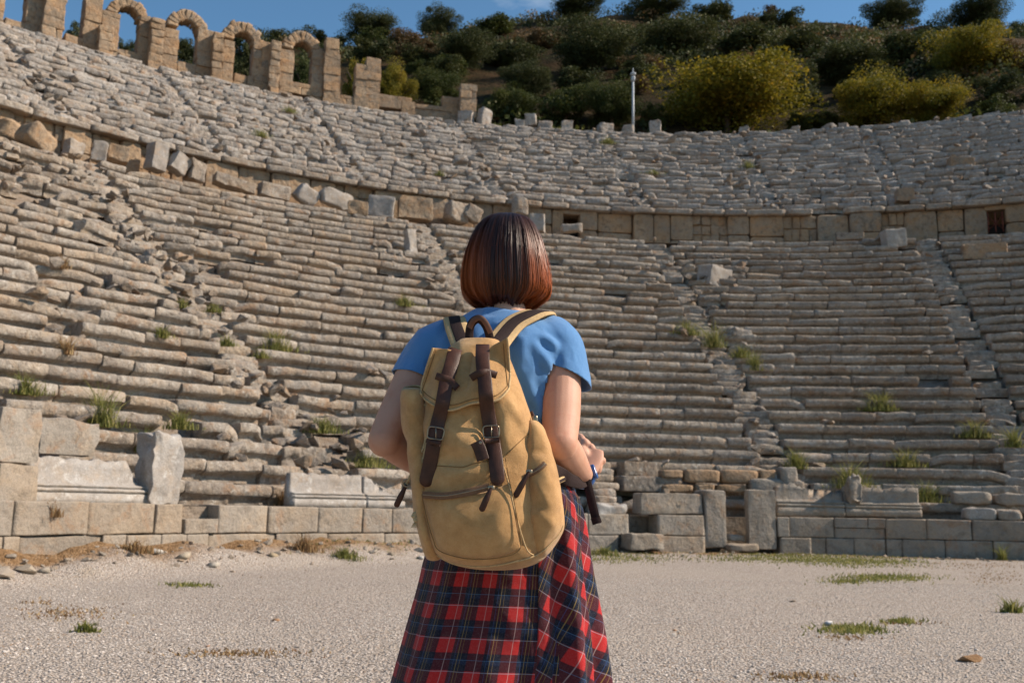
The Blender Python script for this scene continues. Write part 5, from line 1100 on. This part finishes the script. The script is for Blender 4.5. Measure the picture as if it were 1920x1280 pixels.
def creases(V, L):
    """L: pixel lines (u0,v0,u1,v1,depth,width); negative depth = valley"""
    for (u0, v0, u1, v1, dp, wd) in L:
        a, b_ = at(u0, v0, 2.12), at(u1, v1, 2.12); dx, dz_ = b_.x-a.x, b_.z-a.z; t = np.clip(((V[:, 0]-a.x)*dx+(V[:, 2]-a.z)*dz_)/(dx*dx+dz_*dz_), 0, 1)
        q = np.hypot(V[:, 0]-a.x-dx*t, V[:, 2]-a.z-dz_*t); fr = V[:, 1] < 2.19; V[:, 1] -= np.where(fr, 1.15*dp*np.exp(-(q/wd)**2)*np.sin(np.pi*np.clip(t*.8+.1, 0, 1)), 0)
    return V
MR = [(640, 862, 935, .050, 2.235), (662, 835, 950, .066, 2.225), (700, 812, 966, .082, 2.215), (745, 797, 985, .094, 2.205), (800, 789, 1000, .100, 2.20), (860, 785, 1012, .105, 2.195), (920, 784, 1024, .112, 2.19), (970, 788, 1034, .116, 2.19), (1010, 796, 1036, .113, 2.19), (1038, 812, 1026, .105, 2.19), (1054, 838, 1006, .090, 2.19), (1063, 868, 978, .062, 2.19), (1067, 895, 950, .03, 2.19)]
V, Fm = gridsurf([row(*q) for q in MR]); V = creases(V, [(848, 795, 900, 868, .010, .026), (905, 770, 940, 860, -.010, .022), (862, 760, 880, 820, -.007, .020), (945, 760, 950, 850, .012, .018), (820, 870, 900, 850, -.006, .014), (830, 895, 940, 880, .006, .014), (970, 780, 990, 860, -.008, .014), (955, 740, 985, 800, .010, .013), (830, 940, 900, 1000, .004, .02), (960, 940, 900, 1030, .004, .02), (800, 780, 815, 850, .008, .012), (985, 870, 1000, 960, -.004, .012)])
P = V.copy(); wr = fbm(P, 13, 3, 3)*.009-np.abs(fbm(P, 22, 8, 2))*.003+fbm(P, 5, 9, 2)*.006; up = np.clip((P[:, 2]-at(900, 900, 2.19).z)/.06, .35, 1); V[:, 1] -= wr*up*(V[:, 1] < 2.2); V[:, 0] += fbm(P, 14, 30, 2)*.003
mb = MB(); mb.add(V, Fm); mbody = mb.build('main_pack', CAN, bp)
bvhV = [V]; bvhF = list(Fm)
def addb(V_, F_):
    n0 = sum(len(x) for x in bvhV); bvhV.append(V_); bvhF.extend([tuple(i+n0 for i in f) for f in F_])
RPK = [(790, 988, 1008, .035, 2.19), (805, 982, 1020, .052, 2.19), (850, 976, 1036, .070, 2.185), (900, 974, 1050, .082, 2.18), (950, 974, 1057, .088, 2.18), (985, 978, 1058, .088, 2.18), (1012, 982, 1046, .082, 2.18), (1034, 990, 1030, .068, 2.18), (1046, 1000, 1016, .04, 2.18)]
V, Fx = gridsurf([row(*q) for q in RPK], 64, 70, 2.4); V = creases(V, [(1000, 845, 1035, 850, -.007, .008), (990, 900, 1030, 950, .005, .012), (1000, 960, 1045, 985, .004, .012)]); V[:, 1] -= fbm(V, 18, 12, 3)*.005; V[:, 0] += fbm(V, 22, 13, 2)*.003; mb = MB(); mb.add(V, Fx); rpk = mb.build('side_pocket', CAN, bp); addb(V, Fx)
LPK = [(730, 757, 792, .050, 2.20), (760, 756, 800, .058, 2.20), (800, 760, 806, .064, 2.20), (850, 768, 806, .068, 2.20), (900, 774, 808, .072, 2.195), (960, 783, 812, .074, 2.19), (1010, 794, 818, .068, 2.19), (1040, 802, 824, .05, 2.19), (1046, 808, 820, .03, 2.19)]
V, Fx = gridsurf([row(*q) for q in LPK], 64, 70, 2.3); V[:, 1] -= fbm(V, 18, 22, 3)*.006; V[:, 0] += fbm(V, 20, 23, 2)*.004
for j in range(64): V[j, 2] += .014*math.sin(2*math.pi*j/64); V[64+j, 2] += .007*math.sin(2*math.pi*j/64)
n_top = 64; Vo = V.copy(); Fo = [f for f in Fx if len(f) == 4]; mb = MB(); mb.add(Vo, Fo+[Fx[-1]]); lpk = mb.build('side_pocket', CAN, bp); s_ = lpk.modifiers.new('sol', 'SOLIDIFY'); s_.thickness = .004; s_.offset = -1; addb(V, Fx)
rimp = [Vector(V[j]) for j in range(64)]; mb = MB(); tube(mb, rimp+[rimp[0]], .0028, 6, cap=False); mb.build('rim_binding', CAN2, lpk)
BV = BVHTree.FromPolygons([Vector(q) for q in np.concatenate(bvhV)], bvhF)
_hc = {}
def on(u, v, off=.002):
    d = ray(u, v); h = BV.ray_cast(EYE, d)
    y = h[0].y if h[0] else 2.19
    return EYE+d*((y-off)/d.y)
def smooth_on(uv, n, off, sm=3):
    P = spline(uv, n); Y = np.array([on(q[0], q[1], 0).y for q in P])
    for _ in range(sm): Y[1:-1] = np.minimum(Y[1:-1], (Y[:-2]+Y[2:])/2)*.5+(Y[:-2]+Y[2:])*.25
    return [EYE+ray(q[0], q[1])*((y-(q[2] if len(q) > 2 else 0)-off)/ray(q[0], q[1]).y) for q, y in zip(P, Y)]
def strap(name, uv, wpx, mt, parent=bp, off=.003, th=.003, n=50, round_end=False, free=None, sm=6, taper=None):
    """flat band following pixels (u,v[,extra lift]) over the bag; free = list of Y for a hanging band"""
    if free is not None:
        P = spline([tuple(q[:2])+(f,) for q, f in zip(uv, free)], n); C = [at(q[0], q[1], q[2]) for q in P]
    else: C = smooth_on(uv, n, off, sm)
    V = []; hw = wpx/F*2.1/2
    for i, c in enumerate(C):
        t = (C[min(i+1, n-1)]-C[max(i-1, 0)]).normalized(); vw = (c-EYE).normalized(); sd = t.cross(vw).normalized(); nn = sd.cross(t).normalized()
        if nn.dot(vw) > 0: nn = -nn
        w_ = hw*(taper(i/(n-1)) if taper else 1)
        if round_end:
            L = (C[-1]-c).length
            if L < hw: w_ *= math.sqrt(max(.02, 1-(1-L/hw)**2))
        for (a, z) in ((-1, 0), (-1, .6), (-.88, 1), (.88, 1), (1, .6), (1, 0)): V.append(tuple(c+sd*w_*a+nn*th*z))
    k = 6; Fs = [(i*k+q, i*k+(q+1) % k, (i+1)*k+(q+1) % k, (i+1)*k+q) for i in range(n-1) for q in range(k)]+[tuple(range(k)), tuple((n-1)*k+q for q in range(k))[::-1]]
    mb = MB(); mb.add(np.array(V), Fs); return mb.build(name, mt, parent)
def cordline(name, uv, rad, mt, parent=bp, off=.002, n=60, free=None, sm=4):
    C = [at(*q) for q in spline([tuple(q[:2])+(f,) for q, f in zip(uv, free)], n)] if free is not None else smooth_on(uv, n, off, sm)
    mb = MB(); tube(mb, C, rad, 8); return mb.build(name, mt, parent)
# raised front pocket
def patch(name, top, bot, off, mt, parent=bp, nu=60, nv=40, bulge=.0, th=.004, extra=None):
    A = spline(top, nu); B = spline(bot, nu); V = []
    for i in range(nv):
        t = i/(nv-1)
        for j in range(nu):
            q = A[j]*(1-t)+B[j]*t; s = j/(nu-1); o_ = off+bulge*math.sin(math.pi*s)**.6*math.sin(math.pi*min(1, t*1.0))**.6+(extra(s, t) if extra else 0); V.append(on(q[0], q[1], o_))
    V = np.array([tuple(q) for q in V]); W = V.reshape(nv, nu, 3)
    for _ in range(3): W[1:-1, 1:-1, 1] = (W[:-2, 1:-1, 1]+W[2:, 1:-1, 1]+W[1:-1, :-2, 1]+W[1:-1, 2:, 1])/4
    mb = MB(); mb.add(W.reshape(-1, 3), [(i*nu+j, i*nu+j+1, (i+1)*nu+j+1, (i+1)*nu+j) for i in range(nv-1) for j in range(nu-1)]); o = mb.build(name, mt, parent); s_ = o.modifiers.new('sol', 'SOLIDIFY'); s_.thickness = th; s_.offset = 1
    return o
fp = patch('front_pocket', [(791, 928), (840, 932), (890, 926), (920, 918), (957, 905)], [(822, 1030), (850, 1042), (900, 1046), (940, 1042), (976, 1028)], .004, CAN, bulge=.010)
cordline('seam', [(791, 926), (800, 970), (812, 1010), (824, 1032), (870, 1046), (920, 1047), (962, 1038), (977, 1022), (972, 985), (962, 930), (951, 880), (948, 858)], .0011, STI, fp, off=.012, sm=1)
cordline('seam', [(944, 875), (953, 905), (966, 960), (986, 1026), (1000, 1040)], .0016, CAN2, bp, off=.005, sm=1)
cordline('seam', [(812, 1036), (850, 1056), (905, 1062), (960, 1054), (1010, 1038), (1045, 1005), (1056, 985)], .0018, CAN2, bp, off=.003, n=90, sm=1)
cordline('seam', [(808, 872), (840, 874), (868, 875), (890, 868), (915, 864), (945, 862)], .0010, STI, bp, off=.001, sm=1)
cordline('seam', [(950, 852), (970, 832), (992, 812)], .0011, STI, bp, off=.001, sm=1)
cordline('seam', [(760, 800), (775, 815), (792, 832)], .0009, STI, bp, off=.001, sm=1)
# zips
def zipper(uv, wpx, parent=bp, off=.006):
    z = strap('zip', uv, wpx, ZIP, parent, off=off, th=.0015, sm=2); cordline('zip_teeth', uv, .0013, BRA, z, off=off+.0015, sm=2); return z
z1 = zipper([(793, 927), (835, 929), (880, 921), (918, 912)], 13, off=.014)
z2 = zipper([(985, 893), (1002, 884), (1014, 876), (1022, 868)], 10, off=.004)
def puller(name, a, b_, parent, Y0):
    mb = MB(); block(mb, at(a[0], a[1], Y0-.004), (1, 0, 0), (0, 1, 0), (0, 0, 1), .007, .003, .005, 3, 4, 0); sl_ = mb.build('zip_slider', BRA, parent)
    return strap(name, [a, ((a[0]+b_[0])/2, (a[1]+b_[1])/2), b_], 11, LEA, parent, free=[Y0-.004, Y0-.006, Y0-.002], n=20, round_end=True, th=.0035, taper=lambda t: .45+.6*min(1, t*2))
puller('zip_puller', (921, 914), (902, 958), z1, on(915, 930, .016).y); puller('zip_puller', (992, 884), (965, 932), z2, on(980, 905, .008).y-.004)
puller('zip_puller', (762, 908), (742, 950), bp, 2.17)
# flap
fl_t = [(818, 650, 0), (842, 654, .0), (866, 668, -.02), (892, 672, -.02), (912, 655, .0), (950, 633, .0)]
fl_b = [(786, 738, 0), (806, 752, .0), (838, 768, .0), (880, 760, .0), (925, 750, .0), (957, 728, .0)]
def flap():
    nu, nv = 70, 46; A = spline([(812, 652), (842, 655), (866, 664), (890, 668), (915, 652), (951, 633)], nu); B = spline([(786, 734), (803, 753), (842, 769), (885, 756), (932, 750), (958, 724)], nu); V = []
    for i in range(nv):
        t = i/(nv-1)
        for j in range(nu):
            s = j/(nu-1); q = A[j]*(1-t)+B[j]*t; rt = 1-abs(2*s-1)**6*.0
            corner = 0
            if t > .8: q = q+np.array([6*(1 if s < .5 else -1)*max(0, abs(2*s-1)-.9)*10*(t-.8)*5*.6, 0])
            y = on(q[0], q[1], 0).y
            sag = .034*math.exp(-((s-.44)/.15)**2)*max(0, 1-t*1.15); ri = -.016*math.exp(-((s-.20)/.10)**2)*(1-.4*t)-.018*math.exp(-((s-.68)/.11)**2)*(1-.4*t)
            curl = -.02*math.exp(-((s-1)/.08)**2)*math.exp(-(t/.25)**2)-.014*math.exp(-(s/.1)**2)*math.exp(-(t/.4)**2)
            dg = .010*math.exp(-((s-.44-.22*(t-.2))/.07)**2)*math.sin(math.pi*min(1, t+.1)); V.append(tuple(EYE+ray(q[0], q[1])*((min(y, 2.165)-.012+sag+ri+curl+dg)/ray(q[0], q[1]).y)))
    V = np.array(V); W = V.reshape(nv, nu, 3)
    for _ in range(4): W[1:-1, 1:-1] = (W[:-2, 1:-1]+W[2:, 1:-1]+W[1:-1, :-2]+W[1:-1, 2:])/4
    V = W.reshape(-1, 3); V[:, 1] += fbm(V, 20, 5, 2)*.002; mb = MB(); mb.add(V, [(i*nu+j, i*nu+j+1, (i+1)*nu+j+1, (i+1)*nu+j) for i in range(nv-1) for j in range(nu-1)])
    o = mb.build('flap', CAN, bp); s_ = o.modifiers.new('sol', 'SOLIDIFY'); s_.thickness = .004; s_.offset = 1
    W = V.reshape(nv, nu, 3); edge = [W[i, 0] for i in range(nv)]+[W[-1, j] for j in range(nu)]+[W[i, -1] for i in range(nv-1, -1, -1)]
    mb = MB(); tube(mb, [Vector(e) for e in edge], .0028, 8); mb.build('edge_binding', CAN2, o)
    ins = [W[i, 4] for i in range(2, nv-4)]+[W[-5, j] for j in range(4, nu-4)]+[W[i, -5] for i in range(nv-5, 2, -1)]
    mb = MB(); tube(mb, [Vector(e)+Vector((0, -.0012, 0)) for e in ins], .0009, 5); mb.build('stitch_line', STI, o)
    addb(V, [(i*nu+j, i*nu+j+1, (i+1)*nu+j+1, (i+1)*nu+j) for i in range(nv-1) for j in range(nu-1)]); return o
fl = flap(); BV = BVHTree.FromPolygons([Vector(q) for q in np.concatenate(bvhV)], bvhF)
# leather straps, keepers, buckles
s1 = strap('leather_strap', [(853, 656), (846, 685), (837, 715), (829, 760), (818, 805), (808, 860), (797, 912)], 27, LEA, off=.009, th=.004, n=80, round_end=True, sm=12)
s2 = strap('leather_strap', [(905, 648), (905, 680), (909, 715), (913, 760), (921, 810), (929, 860), (934, 910)], 27, LEA, off=.009, th=.004, n=80, round_end=True, sm=12)
strap('strap_keeper', [(819, 705), (828, 708), (842, 713), (858, 728)], 14, LEA, s1, off=.013, th=.003, n=24, sm=6)
strap('strap_keeper', [(884, 708), (896, 701), (912, 698), (930, 703)], 14, LEA, s2, off=.015, th=.003, n=24, sm=6)
strap('strap_loop', [(801, 826), (813, 829), (826, 832)], 9, LEA, s1, off=.016, th=.003, n=12, sm=3); strap('strap_loop', [(908, 826), (923, 826), (938, 824)], 9, LEA, s2, off=.016, th=.003, n=12, sm=3)
def buckle(uc, vc, rot, parent):
    c = on(uc, vc, .0165); w_, h_ = .0170, .0125; ca, sa = math.cos(rot), math.sin(rot); pts = []
    for k in range(25):
        g = 2*math.pi*k/24; x = w_*np.sign(math.cos(g))*abs(math.cos(g))**.4; z = h_*np.sign(math.sin(g))*abs(math.sin(g))**.4; pts.append(c+Vector((x*ca-z*sa, -.002, x*sa+z*ca)))
    mb = MB(); tube(mb, pts, .0017, 8, cap=False); tube(mb, [c+Vector((0, -.003, h_)), c+Vector((.001, -.004, -h_*.9))], .0013, 8); mb.build('buckle', BRA, parent)
buckle(817, 812, R(-8), s1); buckle(921, 809, R(4), s2)
tb = strap('snap_tab', [(893, 828), (900, 843), (906, 862)], 23, LEA, bp, off=.004, n=20, sm=4); mb = MB(); ball(mb, on(901, 830, .010), .0055, .003, .0055); mb.build('snap', BRA, tb)
# shoulder straps over the shirt
def shirtY(u, v, off):
    return None
TB = BVHTree.FromPolygons([woman.location+ts.location+v.co for v in ts.data.vertices], [tuple(p.vertices) for p in ts.data.polygons])
def onshirt(u, v, off):
    d = ray(u, v); h = TB.ray_cast(EYE, d); y = h[0].y if h[0] else 2.40; return y-off
def ribbon3(name, rows_, w0, th, mt, parent, lift=0.0, n=90):
    P = spline([tuple(at(u, v, Y))+tuple(Vector(nn).normalized())+(w_,) for u, v, Y, nn, w_ in rows_], n); V = []
    for i in range(n):
        c = Vector(P[i][:3]); t = (Vector(P[min(i+1, n-1)][:3])-Vector(P[max(i-1, 0)][:3])).normalized(); nn = Vector(P[i][3:6]).normalized(); sd = t.cross(nn).normalized(); nn = sd.cross(t).normalized(); hw = w0*P[i][6]/2; c = c+nn*lift
        for (a, z) in ((-1, 0), (-1, .6), (-.85, 1), (.85, 1), (1, .6), (1, 0)): V.append(tuple(c+sd*hw*a+nn*th*z))
    k = 6; Fs = [(i*k+q, i*k+(q+1) % k, (i+1)*k+(q+1) % k, (i+1)*k+q) for i in range(n-1) for q in range(k)]+[tuple(range(k)), tuple((n-1)*k+q for q in range(k))[::-1]]
    mb = MB(); mb.add(np.array(V), Fs); return mb.build(name, mt, parent)
for rows_ in ([(923, 662, 2.235, (0, -1, .1), 1), (942, 636, 2.285, (0, -1, .4), 1), (965, 612, 2.325, (0, -.8, .6), 1), (992, 599, 2.352, (.1, -.6, .8), 1), (1014, 595, 2.385, (.15, -.1, 1), 1), (1022, 599, 2.44, (.1, .5, .85), 1), (1026, 625, 2.515, (0, 1, .35), 1), (1030, 700, 2.555, (0, 1, 0), .9), (1048, 790, 2.56, (.3, 1, 0), .6), (1072, 850, 2.52, (1, .5, 0), .45), (1062, 885, 2.40, (1, -.1, 0), .3), (1030, 905, 2.24, (1, -.4, 0), .2)],
              [(874, 664, 2.235, (0, -1, .1), 1), (864, 640, 2.285, (0, -1, .4), 1), (857, 620, 2.33, (-.1, -.8, .6), 1), (853, 607, 2.365, (-.1, -.4, .9), 1), (852, 608, 2.41, (-.1, .2, 1), 1), (853, 622, 2.47, (0, .8, .7), 1), (858, 650, 2.525, (0, 1, .2), 1), (858, 730, 2.56, (0, 1, 0), .9), (842, 800, 2.56, (-.3, 1, 0), .6), (822, 850, 2.50, (-1, .5, 0), .45), (816, 885, 2.36, (-1, -.1, 0), .3), (830, 905, 2.24, (-1, -.4, 0), .2)]):
    o = ribbon3('shoulder_strap', rows_, .054, .007, CAN2, bp, lift=.009); ribbon3('webbing', rows_, .027, .002, WEB, o, lift=.016)
# haul loop and drawn top
strap('haul_loop', [(886, 660), (880, 630), (884, 607), (898, 598), (912, 612), (920, 640), (926, 668)], 17, WEB, free=[2.23, 2.24, 2.235, 2.225, 2.235, 2.24, 2.235], n=50, th=.003)
strap('loop_cover', [(880, 614), (889, 600), (901, 596), (911, 606), (920, 624)], 11, simple('tan_leather', (.13, .065, .045), .6, .3, 50, .2), free=[2.232, 2.222, 2.216, 2.222, 2.232], n=24, th=.003)
# drawstring with knot, ring and cord end on the left
cordline('drawstring', [(788, 757), (803, 762), (812, 775), (806, 800), (792, 845), (776, 880), (762, 906)], .0032, CORD, free=[2.16, 2.145, 2.13, 2.125, 2.13, 2.15, 2.165], n=50)
cordline('drawstring', [(805, 800), (796, 850), (782, 900), (781, 960)], .0028, CORD, free=[2.12, 2.125, 2.125, 2.13], n=50)
mb = MB(); c = at(779, 967, 2.13); 
for q in range(5): ball(mb, c+Vector((random.gauss(0, .003), 0, -.004*q+.008)), .0065, .006, .005)
for q in range(6): tube(mb, [c+Vector((0, 0, -.010)), c+Vector((-.008+.003*q, -.002, -.024))], .0008, 5)
mb.build('cord_knot', CORD, bp)
mb = MB(); cr_ = at(763, 905, 2.16); tube(mb, [cr_+Vector((.008*math.cos(g), 0, .008*math.sin(g))) for g in np.linspace(0, 6.283, 17)], .0018, 6, cap=False); mb.build('metal_ring', BRA, bp)
# right side clip, hip belt and hanging end
strap('side_clip', [(996, 772), (1003, 788), (1010, 806), (1020, 830)], 7, LEA, free=[2.20, 2.19, 2.175, 2.15], n=20, th=.003); mb = MB(); block(mb, at(1003, 787, 2.17), (1, 0, 0), (0, 1, 0), (0, 0, 1), .006, .004, .010, 3, 5, 0); mb.build('clip_hook', BRA, bp)
strap('hip_belt', [(1036, 884), (1052, 890), (1070, 900), (1092, 905), (1108, 893)], 34, WEB, free=[2.25, 2.30, 2.34, 2.44, 2.52], n=40, th=.003, taper=lambda t: 1-.45*t)
hb = strap('hanging_strap', [(1100, 900), (1106, 925), (1113, 955), (1119, 981)], 19, WEB, free=[2.46, 2.455, 2.455, 2.46], n=30, th=.003); strap('strap_end', [(1116, 969), (1118, 975), (1120, 981)], 21, WEB, hb, free=[2.45, 2.45, 2.45], n=6, th=.004)
